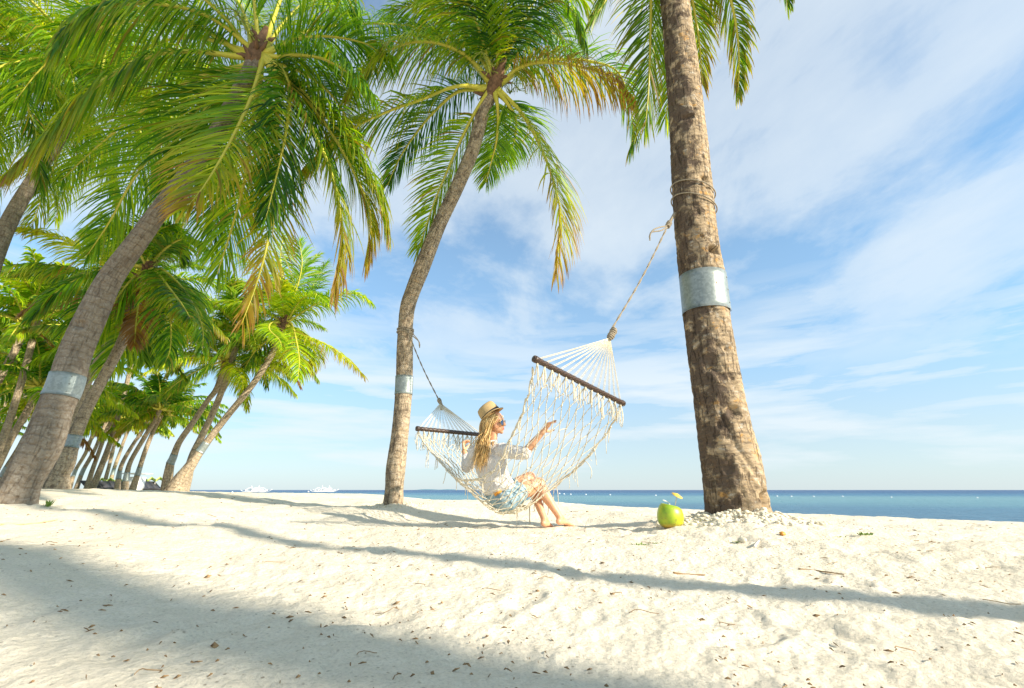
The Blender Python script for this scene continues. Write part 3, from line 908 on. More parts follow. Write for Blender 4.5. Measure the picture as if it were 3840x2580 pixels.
CROWNS = {
    'C': dict(Lr=.80, fr=[
        FS(c6, [(1050, 440), (980, 350), (900, 280), (780, 232), (640, 225), (500, 275), (380, 380), (280, 520)], 5.2, droop=1.9, age=.22, lift=.1, Lmax=.82),
        FS(c6, [(1005, 470), (920, 458), (820, 475), (690, 530), (520, 590), (330, 680), (180, 800), (80, 900)], 5.5, droop=1.6, age=.20, tipage=.2, Lmax=.78, stalk=.25),
        FS(c6, [(1000, 480), (880, 490), (760, 590), (650, 720), (560, 860), (505, 990)], 7.0, droop=.9, age=.0, Lmax=.7),
        FS(c6, [(1015, 530), (960, 620), (890, 760), (820, 920), (750, 1090), (672, 1320)], 6.5, droop=.5, age=.16, Lmax=.75, stalk=.2),
        FS(c6, [(1145, 525), (1210, 590), (1280, 700), (1350, 850), (1400, 1000), (1430, 1180), (1400, 1440)], 5.6, droop=1.0, age=.24, tipage=.30, Lmax=.85, stalk=.2),
        FS(c6, [(1090, 560), (1095, 640), (1085, 760), (1060, 860), (1030, 975)], 7.4, droop=.6, age=.05, Lmax=.6),
        FS(c6, [(1150, 560), (1190, 640), (1180, 760), (1140, 860)], 7.6, droop=.8, age=.05, Lmax=.7),
        FS(c6, [(1130, 430), (1190, 370), (1290, 335), (1430, 338), (1580, 370), (1720, 430), (1815, 520)], 5.4, droop=1.8, age=.42, tipage=.25, lift=.1, Lmax=.8),
        FS(c6, [(1150, 420), (1250, 350), (1420, 318), (1600, 330), (1730, 380), (1790, 520), (1820, 700), (1800, 790)], 6.8, droop=1.7, age=.10, Lmax=.75),
        FS(c6, [(1065, 400), (1030, 280), (990, 150), (940, 20), (880, -120), (800, -200)], 5.0, droop=1.1, age=.12, Lmax=1.0, stalk=.22),
        FS(c6, [(1085, 400), (1095, 280), (1115, 150), (1140, 0), (1180, -160), (1230, -300)], 5.0, droop=1.2, age=.05, Lmax=1.0, stalk=.22),
        FS(c6, [(1100, 400), (1160, 250), (1250, 110), (1350, 20), (1440, 10), (1510, 90), (1545, 220)], 5.4, droop=1.5, age=.06, Lmax=.9),
        FS(c6, [(1110, 410), (1230, 250), (1350, 180), (1440, 200), (1500, 290)], 7.4, droop=1.2, age=.0, Lmax=.8),
        FS(c6, [(1040, 430), (930, 320), (800, 240), (660, 190), (520, 200), (400, 260)], 7.0, droop=1.4, age=.0, Lmax=.8),
        FS(c6, [(1050, 400), (960, 230), (870, 120), (760, 50), (640, 30), (520, 60)], 6.0, droop=1.3, age=.03, Lmax=.85),
        FS(c6, [(1060, 400), (1020, 220), (900, 60), (780, -40), (700, -20)], 5.6, droop=1.3, age=.18, Lmax=.9),
        FS(c6, [(1090, 390), (1130, 260), (1220, 100), (1330, -30), (1460, -60), (1560, 0)], 6.4, droop=1.4, age=.06, Lmax=.95),
        FS(c6, [(1075, 390), (1050, 180), (1040, 20), (1030, -180)], 6.4, droop=.9, age=.05, Lmax=.95),
    ]),
    'L1': dict(Lr=.85, fr=[
        FS(c8, [(1130, 210), (1040, 130), (920, 60), (780, 25), (620, 15), (470, 40), (340, 110), (250, 220)], 3.9, droop=2.1, age=.14, lift=.05, Lmax=.85),
        FS(c8, [(1100, 260), (950, 240), (800, 235), (650, 265), (500, 345), (350, 470), (200, 620), (20, 800)], 3.7, droop=2.1, age=.13, tipage=.25, lift=.05, Lmax=.80, n=95),
        FS(c8, [(1200, 265), (1180, 340), (1140, 460), (1080, 590), (1010, 720), (930, 850), (850, 950)], 4.1, droop=.45, age=.16, tipage=.30, Lmax=.85, n=95),
        FS(c8, [(1240, 280), (1300, 340), (1320, 450), (1300, 620), (1260, 800), (1210, 1000)], 4.7, droop=.7, age=.03, Lmax=.8),
        FS(c8, [(1255, 290), (1340, 370), (1440, 480), (1560, 610), (1650, 740), (1720, 880), (1755, 1050)], 5.4, droop=1.2, age=.12, tipage=.2, Lmax=.8),
        FS(c8, [(1260, 320), (1340, 440), (1430, 600), (1500, 760), (1548, 950), (1555, 1140), (1520, 1320)], 5.0, droop=1.1, age=.14, tipage=.42, Lmax=.75, n=90),
        FS(c8, [(1225, 300), (1262, 450), (1262, 620), (1255, 800), (1240, 980), (1210, 1150), (1160, 1320), (1100, 1480)], 4.7, droop=.5, age=.18, tipage=.45, Lmax=.62, n=95),
        FS(c8, [(1130, 330), (980, 420), (850, 540), (720, 670), (600, 830), (500, 1010), (400, 1160)], 5.8, droop=.8, age=.10, Lmax=.85, n=90),
        FS(c8, [(1120, 300), (950, 330), (770, 420), (600, 540), (430, 680), (270, 830)], 6.6, droop=1.2, age=.03, Lmax=.9),
        FS(c8, [(1175, 220), (1168, 100), (1150, -60), (1100, -220), (1000, -330)], 4.6, droop=1.1, age=.03, Lmax=.9, stalk=.22),
        FS(c8, [(1205, 220), (1245, 90), (1300, -40), (1400, -110), (1500, -90), (1590, 0), (1640, 120)], 5.4, droop=1.3, age=.0, Lmax=.9, stalk=.2),
        FS(c8, [(1215, 220), (1290, 110), (1380, 20), (1470, 0), (1540, 60)], 6.6, droop=1.2, age=.0, Lmax=.85, stalk=.2),
        FS(c8, [(1230, 240), (1330, 185), (1450, 165), (1570, 175), (1680, 205), (1770, 270)], 5.4, droop=1.4, age=.0, Lmax=.8),
        FS(c8, [(1240, 230), (1380, 150), (1540, 115), (1720, 108), (1870, 118), (2000, 150)], 6.6, droop=1.5, age=.0, Lmax=.75),
        FS(c8, [(1245, 260), (1360, 250), (1480, 270), (1600, 340), (1690, 430)], 4.8, droop=1.3, age=.04, Lmax=.75),
        FS(c8, [(1240, 280), (1380, 330), (1500, 420), (1580, 540), (1620, 700)], 6.4, droop=1.2, age=.10, Lmax=.8),
        FS(c8, [(1250, 320), (1390, 440), (1520, 620), (1620, 800), (1690, 980), (1665, 1190)], 5.7, droop=1.0, age=.16, tipage=.4, Lmax=.75),
        FS(c8, [(1130, 220), (1050, 110), (950, 10), (830, -80), (650, -130), (450, -100)], 4.4, droop=1.6, age=.04, Lmax=.9),
        FS(c8, [(1110, 230), (1000, 190), (880, 170), (740, 190), (600, 260), (460, 370)], 6.0, droop=1.7, age=.05, Lmax=.9),
        FS(c8, [(1150, 210), (1110, 60), (1030, -90), (920, -200), (760, -240)], 6.2, droop=1.2, age=.0, Lmax=.95),
        FS(c8, [(1120, 320), (1000, 420), (900, 560), (830, 740), (780, 900)], 5.4, droop=.9, age=.04, Lmax=.85),
        FS(c8, [(1180, 320), (1110, 500), (1050, 700), (1000, 900), (960, 1120)], 5.9, droop=.7, age=.03, Lmax=.85),
        FS(c8, [(1190, 330), (1150, 560), (1120, 800), (1060, 1030), (990, 1250)], 5.4, droop=.6, age=.08, Lmax=.8),
        FS(c8, [(1110, 250), (900, 120), (650, 90), (400, 150), (200, 300), (60, 470)], 5.6, droop=1.7, age=.04, Lmax=.95),
    ]),
    'R': dict(Lr=.75, fr=[
        FS(c7, [(350, -480), (320, -330), (305, -150), (302, 60), (298, 240), (290, 430), (275, 600)], 5.0, droop=.5, age=.20, Lmax=.72, n=95),
        FS(c7, [(350, -480), (260, -350), (190, -220), (140, -110), (90, 0), (50, 60)], 4.2, droop=1.0, age=.14, Lmax=.75),
        FS(c7, [(355, -480), (420, -330), (460, -160), (500, 20), (530, 200), (545, 400)], 5.2, droop=.8, age=.20, tipage=.2, Lmax=.60),
        FS(c7, [(355, -480), (480, -360), (580, -230), (660, -60), (705, 130), (718, 300), (712, 440)], 4.8, droop=1.1, age=.26, Lmax=.55, n=90),
        FS(c7, [(355, -480), (400, -330), (420, -100), (430, 150), (400, 380), (370, 560)], 5.8, droop=.6, age=.12, Lmax=.7),
        FS(c7, [(360, -480), (560, -450), (740, -350), (860, -200), (930, -60), (945, 25)], 4.4, droop=1.2, age=.14, Lmax=.5),
        FS(c7, [(350, -480), (150, -460), (-40, -400), (-200, -300), (-330, -150)], 4.6, droop=1.1, age=.1, Lmax=.7),
        FS(c7, [(345, -490), (230, -640), (60, -700), (-120, -650)], 4.0, droop=1.1, age=.1),
        FS(c7, [(355, -490), (420, -700), (560, -800), (700, -780)], 4.4, droop=1.1, age=.1),
        FS(c7, [(355, -490), (500, -620), (700, -600), (860, -480)], 5.4, droop=1.1, age=.1),
    ]),
    'P3': dict(Lr=.75, fr=[
        FS(cd, [(880, 180), (920, 175), (965, 240), (990, 370), (1005, 500), (1000, 640), (970, 720)], 7.4, droop=.9, age=.08, Lmax=.72, n=80),
        FS(cd, [(885, 175), (960, 180), (1060, 270), (1140, 390), (1190, 520), (1190, 650)], 7.8, droop=1.1, age=.10, Lmax=.70, n=80),
        FS(cd, [(880, 180), (930, 200), (1000, 290), (1070, 380), (1125, 470)], 7.0, droop=1.1, age=.16, Lmax=.65),
        FS(cd, [(860, 160), (760, 150), (620, 165), (480, 220), (330, 310), (200, 440)], 7.4, droop=1.6, age=.10, Lmax=.8, n=85),
        FS(cd, [(855, 180), (780, 230), (700, 330), (620, 460), (560, 600)], 8.2, droop=.9, age=.10, Lmax=.8),
        FS(cd, [(870, 190), (850, 300), (830, 430), (820, 580), (840, 700)], 9.6, droop=.7, age=.03, Lmax=.8),
        FS(cd, [(870, 190), (790, 360), (740, 500), (690, 640), (620, 800)], 9.2, droop=.7, age=.05, Lmax=.8),
        FS(cd, [(860, 190), (740, 260), (600, 340), (480, 460), (390, 620)], 9.6, droop=1.0, age=.03, Lmax=.85),
        FS(cd, [(880, 150), (960, 60), (1050, 0), (1130, 0), (1190, 40)], 8.6, droop=1.2, age=.03, Lmax=.6),
        FS(cd, [(875, 150), (920, 60), (990, 20), (1060, 60), (1090, 120)], 9.6, droop=1.1, age=.05, Lmax=.55),
        FS(cd, [(870, 150), (890, 50), (930, -50), (1000, -90)], 8.2, droop=.8, age=.0, Lmax=.6),
        FS(cd, [(885, 190), (960, 250), (1000, 380), (960, 560), (900, 720)], 9.8, droop=.7, age=.1, Lmax=.75),
        FS(cd, [(880, 190), (1000, 240), (1080, 330), (1110, 430)], 10.0, droop=1.0, age=.04, Lmax=.7),
        FS(cd, [(860, 150), (800, 40), (720, -40), (620, -60)], 8.0, droop=1.0, age=.04, Lmax=.7),
        FS(cd, [(860, 200), (820, 330), (800, 480), (790, 620)], 8.4, droop=.5, age=.75, Lmax=.5),
    ]),
    'P5': dict(Lr=.75, fr=[
        FS(c5, [(1535, 420), (1555, 340), (1595, 230), (1615, 120), (1600, 10)], 13.6, droop=.45, age=.0, Lmax=.95),
        FS(c5, [(1520, 420), (1515, 350), (1500, 290), (1505, 225)], 13.0, droop=.6, age=.05, Lmax=.6),
        FS(c5, [(1560, 425), (1640, 370), (1740, 315), (1840, 288), (1920, 290), (1985, 335)], 13.6, droop=1.3, age=.04, Lmax=.75),
        FS(c5, [(1590, 500), (1680, 530), (1780, 580), (1870, 650), (1945, 728)], 13.2, droop=1.3, age=.22, tipage=.2, Lmax=.6),
        FS(c5, [(1560, 450), (1585, 540), (1600, 640), (1592, 745)], 12.6, droop=.6, age=.10, Lmax=.85),
        FS(c5, [(1500, 455), (1400, 450), (1290, 510), (1190, 600), (1100, 690), (1020, 760)], 12.8, droop=1.3, age=.12, Lmax=.75),
        FS(c5, [(1505, 440), (1450, 445), (1440, 480), (1490, 530), (1510, 580)], 12.4, droop=.9, age=.10, Lmax=.5),
        FS(c5, [(1495, 430), (1410, 380), (1300, 345), (1180, 335), (1050, 345)], 13.2, droop=1.2, age=.05, Lmax=.6),
        FS(c5, [(1510, 420), (1450, 330), (1370, 260), (1280, 230), (1180, 260)], 14.5, droop=1.1, age=.0, Lmax=.8),
        FS(c5, [(1515, 415), (1440, 240), (1330, 110), (1190, 70), (1060, 110)], 15.5, droop=1.1, age=.0, Lmax=.7),
        FS(c5, [(1540, 410), (1520, 250), (1500, 100), (1510, -20), (1480, -60)], 15.5, droop=.7, age=.05, Lmax=.5),
        FS(c5, [(1550, 420), (1640, 300), (1700, 200), (1740, 130)], 15.2, droop=.7, age=.0, Lmax=.8),
        FS(c5, [(1545, 420), (1600, 330), (1680, 290), (1740, 330)], 13.0, droop=.9, age=.0, Lmax=.75),
        FS(c5, [(1530, 460), (1450, 520), (1360, 600), (1300, 700)], 15.0, droop=.9, age=.0, Lmax=.75),
        FS(c5, [(1560, 470), (1640, 540), (1690, 620), (1660, 700)], 15.4, droop=.8, age=.3, Lmax=.6),
        FS(c5, [(1550, 480), (1560, 560), (1500, 640), (1440, 700)], 15.2, droop=.7, age=.1, Lmax=.6),
        FS(c5, [(1535, 415), (1560, 280), (1630, 160), (1700, 90)], 14.6, droop=.8, age=.0, Lmax=.8),
    ]),
}


def trunk_mesh(tp, name, mt, parent, sides, dens, rough, seed, foot):
    """tapered, ringed, cracked palm trunk through the given 3-D centres with radii"""
    rs = np.random.default_rng(seed)
    C = np.array([c for c, r in tp]); rad = np.array([r for c, r in tp])
    d0 = C[1] - C[0]; d0 /= np.linalg.norm(d0)
    C = np.vstack([C[0] - d0 * .35, C]); rad = np.concatenate([[rad[0] * 1.05], rad])
    X = spline(np.hstack([C, rad[:, None]]), 400)
    seg = np.concatenate([[0], np.cumsum(np.linalg.norm(np.diff(X[:, :3], axis=0), axis=1))])
    n = max(12, int(seg[-1] * dens))
    s = np.linspace(0, seg[-1], n)
    P = np.stack([np.interp(s, seg, X[:, k]) for k in range(3)], 1)
    r = np.interp(s, seg, X[:, 3])
    T = np.gradient(P, axis=0); T /= np.linalg.norm(T, axis=1)[:, None]
    u = np.array([0.0, -1.0, 0.0])
    U = u - (T @ u)[:, None] * T; U /= np.linalg.norm(U, axis=1)[:, None]
    Bv = np.cross(T, U)
    a = np.arange(sides) / sides * 2 * np.pi
    aa, ss = np.meshgrid(a, s)
    ca, sa = np.cos(aa), np.sin(aa)
    rel = np.zeros_like(aa)
    h = ss + .03 * fbm(ca * 2 + 5, sa * 2 + ss * .7, 2, seed)
    fr = (h * 11) % 1
    rel += .010 * np.clip(fr * 1.6, 0, 1) ** 2 * (1 - np.clip((fr - .9) * 10, 0, 1))
    rel += .035 * fbm(ca * 2.2 + 9, sa * 2.2 + ss * 1.3, 3, seed + 2) * (0.6 + rough)
    if rough > .5:
        chips = fbm(ca * 4 + sa * 2 + 3, ss * 7 + sa * 3, 4, seed + 5)
        rel += -.075 * np.clip(chips * 2.4 - .28, 0, 1) * rough
        rel += .020 * fbm(ca * 16 + sa * 9, ss * 8, 3, seed + 8) * rough
        # hollows where bark has gone
        for k in range(34):
            a0, h0 = rs.uniform(0, 6.28), rs.uniform(.2, s[-1])
            da = np.abs((aa - a0 + np.pi) % (2 * np.pi) - np.pi)
            wa, wh = rs.uniform(.06, .22), rs.uniform(.015, .05)
            rel -= rs.uniform(.06, .16) * np.exp(-(da / wa) ** 2 - ((ss - h0) / wh) ** 2)
    for (a0, h0, wa, wh, dp) in foot:
        da = np.abs((aa - a0 + np.pi) % (2 * np.pi) - np.pi)
        rel -= dp * np.exp(-(da / wa) ** 4 - ((ss - h0) / wh) ** 4)
    # root swelling, uneven
    low = np.exp(-np.clip(ss - .35, 0, None) / .22)
    rel += low * .07 * np.cos(aa * 5 + seed) + low * .05 * fbm(ca * 3, sa * 3 + 4, 2, seed + 3)
    rr = r[:, None] * (1 + rel)
    V = P[:, None, :] + rr[:, :, None] * (ca[:, :, None] * U[:, None, :] + sa[:, :, None] * Bv[:, None, :])
    A = np.stack([ca, sa, ss], -1)
    g = Geo()
    i = np.arange(n - 1)[:, None] * sides; j = np.arange(sides)[None, :]; j2 = (j + 1) % sides
    g.add(V.reshape(-1, 3), np.stack([i + j, i + j2, i + sides + j2, i + sides + j], -1).reshape(-1, 4), A.reshape(-1, 3))
    g.build(name, mt, parent, attr='bark')
    return P, r, T, U, Bv, s


def band_mesh(P, r, T, s, centre, hgt, parent, seam=True, seed=0):
    k = int(np.argmin(np.linalg.norm(P - centre, axis=1)))
    h0 = s[k]
    sel = np.linspace(h0 - hgt / 2, h0 + hgt / 2, 7)
    Q = np.stack([np.interp(sel, s, P[:, c]) for c in range(3)], 1)
    rr = np.interp(sel, s, r) * 1.02 + .004
    rr[0] *= 1.012
    g = Geo()
    sd = 40
    Tm = T[k]
    u = np.array([.85, -.52, 0]); U = u - (u @ Tm) * Tm; U /= np.linalg.norm(U); B = np.cross(Tm, U)
    a = np.linspace(0, 2 * np.pi + .25, sd)
    spiral = 1 + .045 * np.linspace(0, 1, sd) ** 8 + .03 * np.sin(a * 2 + seed) * .4
    V = Q[:, None, :] + (rr[:, None] * spiral[None, :])[:, :, None] * (np.cos(a)[None, :, None] * U + np.sin(a)[None, :, None] * B)
    V2 = Q[:, None, :] + (rr[:, None] * spiral[None, :] - .003)[:, :, None] * (np.cos(a)[None, :, None] * U + np.sin(a)[None, :, None] * B)
    n = len(sel)
    i = np.arange(n - 1)[:, None] * sd; j = np.arange(sd - 1)[None, :]
    F1 = np.stack([i + j, i + j + 1, i + sd + j + 1, i + sd + j], -1).reshape(-1, 4)
    g.add(V.reshape(-1, 3), F1, None)
    g.add(V2.reshape(-1, 3), F1[:, ::-1])
    o = n * sd
    e = []
    for j_ in range(sd - 1):
        e.append([j_, j_ + 1, o + j_ + 1, o + j_]); q = (n - 1) * sd
        e.append([q + j_, q + j_ + 1, o + q + j_ + 1, o + q + j_])
    for i_ in range(n - 1):
        e.append([i_ * sd, (i_ + 1) * sd, o + (i_ + 1) * sd, o + i_ * sd])
        e.append([i_ * sd + sd - 1, (i_ + 1) * sd + sd - 1, o + (i_ + 1) * sd + sd - 1, o + i_ * sd + sd - 1])
    g.F.append(np.array(e))
    for i_ in (1, 3, 5):          # nails down the lap
        for j_ in (1, sd - 3):
            p = V[i_, j_]; d_ = p - Q[i_]; d_ /= np.linalg.norm(d_)
            g.tube(np.array([p, p + d_ * .006]), [.008, .006], 6)
    ob = g.build('metal_band', MAT['metal'], parent)
    return ob


TRUNKS = {}


def build_palm(D):
    rs = np.random.default_rng(D['seed'])
    tp = []
    for px, py, hw, Y in D['trunk']:
        tp.append((at(px, py, Y), hw / pxm(px, py, Y)))
    # half widths were measured level across the picture; slanting trunks are thinner
    C = np.array([c for c, _ in tp])
    PX = np.array([(p[0], p[1]) for p in D['trunk']], float)
    dP = np.gradient(PX, axis=0)
    cosl = np.abs(dP[:, 1]) / (np.linalg.norm(dP, axis=1) + 1e-9)
    hero = D['key'] in ('R', 'C', 'L1')
    tp = [(c, r * (q * (.9 if D['key'] == 'P3' else 1) if not D['far'] else .84)) for (c, r), q in zip(tp, cosl)]
    base = C[0]
    e = empty('palm_tree', base, D['label'], 'palm tree', D['group'])
    big = hero or D['key'] in ('L0', 'P3', 'P5')
    foot = []
    if D['key'] == 'L1':
        foot = [(-.55, .60, .30, .07, .45), (.25, 2.25, .35, .045, .34), (-.45, 1.62, .25, .04, .16)]
    if D['key'] == 'R':
        foot = [(.75, .50, .30, .07, .34), (.45, 2.88, .32, .04, .42), (.1, 1.25, .22, .05, .22), (.35, 3.7, .3, .03, .2), (-.3, 4.5, .4, .03, .2), (-.5, 1.7, .3, .08, .12)]
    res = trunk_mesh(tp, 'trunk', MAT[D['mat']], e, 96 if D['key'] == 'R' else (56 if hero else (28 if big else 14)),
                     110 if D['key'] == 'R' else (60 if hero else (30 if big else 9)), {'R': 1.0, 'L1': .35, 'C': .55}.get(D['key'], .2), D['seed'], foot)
    TRUNKS[D['key']] = res
    P, r, T, U, Bv, s = res
    if D['band']:
        bx, by, bh = D['band']
        k = int(np.argmin([abs(p[1] - by) for p in D['trunk']]))
        band_mesh(P, r, T, s, at(bx, by, D['trunk'][k][3]), bh, e, seed=D['seed'])
    hub = P[-1]
    rt = r[-1]
    axis = T[-1]
    # crown heart: ragged leaf bases and fibre
    g = Geo()
    hs = 1.0
    nst = 16 if not D['far'] else 7
    g.tube(np.array([hub - axis * .30, hub - axis * .12, hub + axis * .05, hub + axis * .25, hub + axis * .45]), np.array([rt * 1.0, rt * 1.15, rt * 1.15, rt * .7, .03]), 12)
    for k in range(nst):
        az = k * 2.4; el = .2 + 1.0 * rs.random()
        d = np.array([math.cos(az) * math.cos(el), math.sin(az) * math.cos(el), math.sin(el)])
        p = hub + axis * rs.uniform(-.28, .12) + d * rt * .7
        g.tube(np.array([p, p + d * .10, p + d * .2 + [0, 0, -.04 * rs.random()]]), np.array([.042, .032, .010]), 5)
    hero_c = D['crown'] != 'auto'
    cr = None
    if D['far']:
        g = Geo()
    else:
        cr = g.build('crown', MAT['fibre'], e, origin=hub)
    fl = []
    if hero_c:
        for q in CROWNS[D['crown']]['fr']:
            pts = q['pts']; n = len(pts)
            Y0 = D['trunk'][-1][3]
            P3 = np.array([at(*p, Y0 + (q['y1'] - Y0) * (i / (n - 1)) ** 1.1) for i, p in enumerate(pts)])
            P3 = np.vstack([hub + (P3[0] - hub) * .3, P3]) if np.linalg.norm(P3[0] - hub) > .12 else P3
            fl.append((P3, q['kw']))
    else:
        for P3, f_ in auto_fronds(hub, D['n'], D['L'], rs, D['lowest'], axis, .58 if D['trunk'][-1][3] > 10 else 1.0):
            kw = dict(droop=.75 + .8 * f_, age=float(np.clip(D['age'] * f_ * 1.2 + rs.normal(0, .04), 0, 1)), tipage=.25 * f_ * rs.random(), Lmax=.85 if D['trunk'][-1][3] < 10 else .62)
            if f_ > .93 and rs.random() < .6:
                kw.update(age=.8, Lmax=.5)
            fl.append((P3, kw))
    for P3, kw in fl:
        kw = dict(kw)
        kw['tone'] = {'P5': .20, 'P3': .10, 'L0': .22, 'Q0': .15, 'L1': -.03, 'R': -.02}.get(D['key'], .05 if D['far'] else 0)
        if D['far']:
            kw.update(n=46, st=4, width=.06, rad=.035)
            frond(g, P3, rs, **kw)
        else:
            dist = D['trunk'][-1][3]
            kw['n'] = int(kw.get('n', 80) * 1.5) if dist < 8 else 90
            kw['Lmax'] = kw.get('Lmax', .85) * 1.2
            kw.setdefault('width', .0205 if dist < 8 else .031)
            fg = Geo()
            frond(fg, P3, rs, **kw)
            o = fg.build('frond', MAT['leaf'], cr, origin=P3[0], attr='leaf', smooth=False)
    if D['far']:
        o = g.build('crown', MAT['leaf'], e, origin=hub, attr='leaf', smooth=False)
    elif D['key'] in ('L1', 'C', 'P5', 'P3'):
        # flower stalks and young nuts
        for k in range(3):
            q = Geo()
            az = rs.uniform(0, 6.28)
            d = np.array([math.cos(az), math.sin(az), .9])
            st_ = spline(np.array([hub, hub + d * .22, hub + d * .38 + [0, 0, -.05], hub + d * .48 + [0, 0, -.22]]), 10)
            q.tube(st_, np.linspace(.018, .006, 10), 5)
            for m in range(26):
                p = st_[3 + m % 7]
                dd = rs.normal(0, 1, 3); dd /= np.linalg.norm(dd); dd[2] = -abs(dd[2]) * .4
                q.tube(np.array([p, p + dd * .09, p + dd * .16 + [0, 0, -.03]]), np.array([.004, .004, .011]), 4)
            q.build('flower_stalk', MAT['nut'], cr, origin=hub)


for D in PALMS:
    build_palm(D)


# palms just outside the picture on the sunny side: their trunks throw the long shadow bands
def side_palm(base, top, label, seed, r0=.2):
    rs = np.random.default_rng(seed)
    base = np.array([base[0], base[1], float(ground(base[0], base[1]))]); top = np.array(top, float)
    e = empty('palm_tree', base, label, 'palm tree', 'palms outside the picture on the sunny side')
    mid = (base + top) / 2 + np.array([.10, .05, 0])
    tp = [(base, r0 * 1.4), (base * .85 + mid * .15, r0 * 1.05), (mid, r0 * .9), (top, r0 * .72)]
    P, r, T, U, Bv, s = trunk_mesh(tp, 'trunk', MAT['bark_mid'], e, 20, 14, .2, seed, [])
    g = Geo()
    for P3, f_ in auto_fronds(P[-1], 22, 2.6, rs, -20, T[-1]):
        frond(g, P3, rs, n=34, st=4, width=.08, rad=.035, droop=.8 + .7 * f_, age=.1)
    g.build('crown', MAT['leaf'], e, origin=P[-1], attr='leaf', smooth=False)


side_palm((5.6, -.40), (5.8, -.4, 10.6), 'palm beyond the right edge whose trunk shadow crosses the whole beach', 201, .125)
side_palm((9.3, -3.70), (9.2, -3.5, 11.5), 'palm behind the photographer whose wide soft shadow lies across the foreground sand', 202, .20)
side_palm((15.2, -6.75), (15.0, -6.6, 14.5), 'second palm behind the photographer, widening the foreground shadow', 203, .21)

# ------------------------------------------------------------------ hammock
NE = [(2003, 1352, 3.55), (1988, 1450, 3.70), (1955, 1560, 3.88), (1912, 1650, 4.02), (1868, 1740, 4.14), (1822, 1783, 4.22), (1765, 1801, 4.32),
      (1705, 1789, 4.55), (1655, 1738, 4.85), (1605, 1680, 5.10), (1564, 1622, 5.32)]
CE = [(2170, 1435, 3.95), (2125, 1560, 4.10), (2070, 1680, 4.22), (2005, 1795, 4.32), (1945, 1885, 4.38), (1872, 1924, 4.45), (1806, 1880, 4.58),
      (1752, 1815, 4.80), (1712, 1745, 5.05), (1688, 1690, 5.35), (1677, 1630, 5.62)]
FE = [(2335, 1518, 4.35), (2275, 1625, 4.52), (2185, 1735, 4.62), (2110, 1800, 4.70), (2035, 1862, 4.78), (1965, 1898, 4.86), (1890, 1880, 5.0),
      (1830, 1810, 5.12), (1800, 1730, 5.35), (1795, 1680, 5.65), (1797, 1636, 5.92)]
a3 = lambda L: np.array([at(*p) for p in L])
NE3, CE3, FE3 = a3(NE), a3(CE), a3(FE)
NS = 241
NEs, CEs, FEs = spline(NE3, NS), spline(CE3, NS), spline(FE3, NS)


def net(u, v):
    f_ = np.clip(u, 0, 1) * (NS - 1)
    i = int(min(f_, NS - 2)); w_ = f_ - i
    n, c, e = (X[i] * (1 - w_) + X[i + 1] * w_ for X in (NEs, CEs, FEs))
    # quadratic through the two edges and the middle
    return n * (2 * (v - .5) * (v - 1)) + c * (4 * v * (1 - v)) + e * (2 * v * (v - .5))


R_END0, R_END1 = at(2003, 1345, 3.55), at(2338, 1514, 4.35)
L_END0, L_END1 = at(1562, 1607, 5.32), at(1812, 1631, 5.98)
RING_R, RING_L = at(2287, 1268, 4.05), at(1652, 1512, 6.0)
ham = empty('hammock', at(1880, 1930, 4.5), 'cream knotted net hammock with two dark wicker spreader bars, slung between two palms', 'hammock')


def bar(p0, p1, name):
    g = Geo()
    d = (p1 - p0) / np.linalg.norm(p1 - p0)
    n = 60
    t = np.linspace(0, 1, n)
    L = np.linalg.norm(p1 - p0)
    P = p0 + np.outer(t, p1 - p0)
    rr = .0235 + .0015 * np.sin(t * L * 55 * 2)
    rr[:3] += .004; rr[-3:] += .004
    vb = g.n
    g.tube(P, rr, 16, True)
    A = g.A[-1]
    Vt = g.V[-1]
    for k in range(n):
        for m in range(16):
            A[k * 16 + m] = (math.cos(m / 16 * 6.283), math.sin(m / 16 * 6.283), t[k] * L)
    return g.build(name, MAT['wicker'], ham, attr='bark')


bar(R_END0, R_END1, 'spreader_bar')
bar(L_END0, L_END1, 'spreader_bar')

rsH = np.random.default_rng(5)
# the knotted net
g = Geo()
NU, NV = 24, 11
node = {}
for i in range(NU + 1):
    for j in range(NV + 1):
        off = .5 * (i % 2)
        v = (j + off) / NV
        if v > 1.001: continue
        u = .045 + .91 * (i / NU)
        jit = .020
        node[(i, j)] = net(u + rsH.normal(0, jit * .35), min(1, max(0, v + rsH.normal(0, jit * .6))))
for (i, j), p in node.items():
    if i == NU: continue
    nb = [(i + 1, j), (i + 1, j - 1)] if i % 2 == 0 else [(i + 1, j), (i + 1, j + 1)]
    for q in nb:
        if q in node:
            a, b = p, node[q]
            m = (a + b) / 2 + rsH.normal(0, .004, 3)
            g.tube(np.array([a, m, b]), .0037, 4, False)
    d = rsH.normal(0, 1, 3)
    g.tube(np.array([p - [0, 0, .008], p, p + [0, 0, .008]]), [.004, .0088, .004], 5)
for X, rr, ph in ((NEs, .0062, 0), (FEs, .0062, 1)):
    seg = X[6:-6:2]
    w1 = seg + .006 * np.stack([np.sin(np.arange(len(seg)) * .7 + k) for k in (0, 2, 4)], 1)
    w2 = seg - .006 * np.stack([np.sin(np.arange(len(seg)) * .9 + k) for k in (1, 3, 5)], 1)
    g.tube(w1, rr, 5); g.tube(w2, rr, 5)
g.build('net', MAT['cord'], ham)

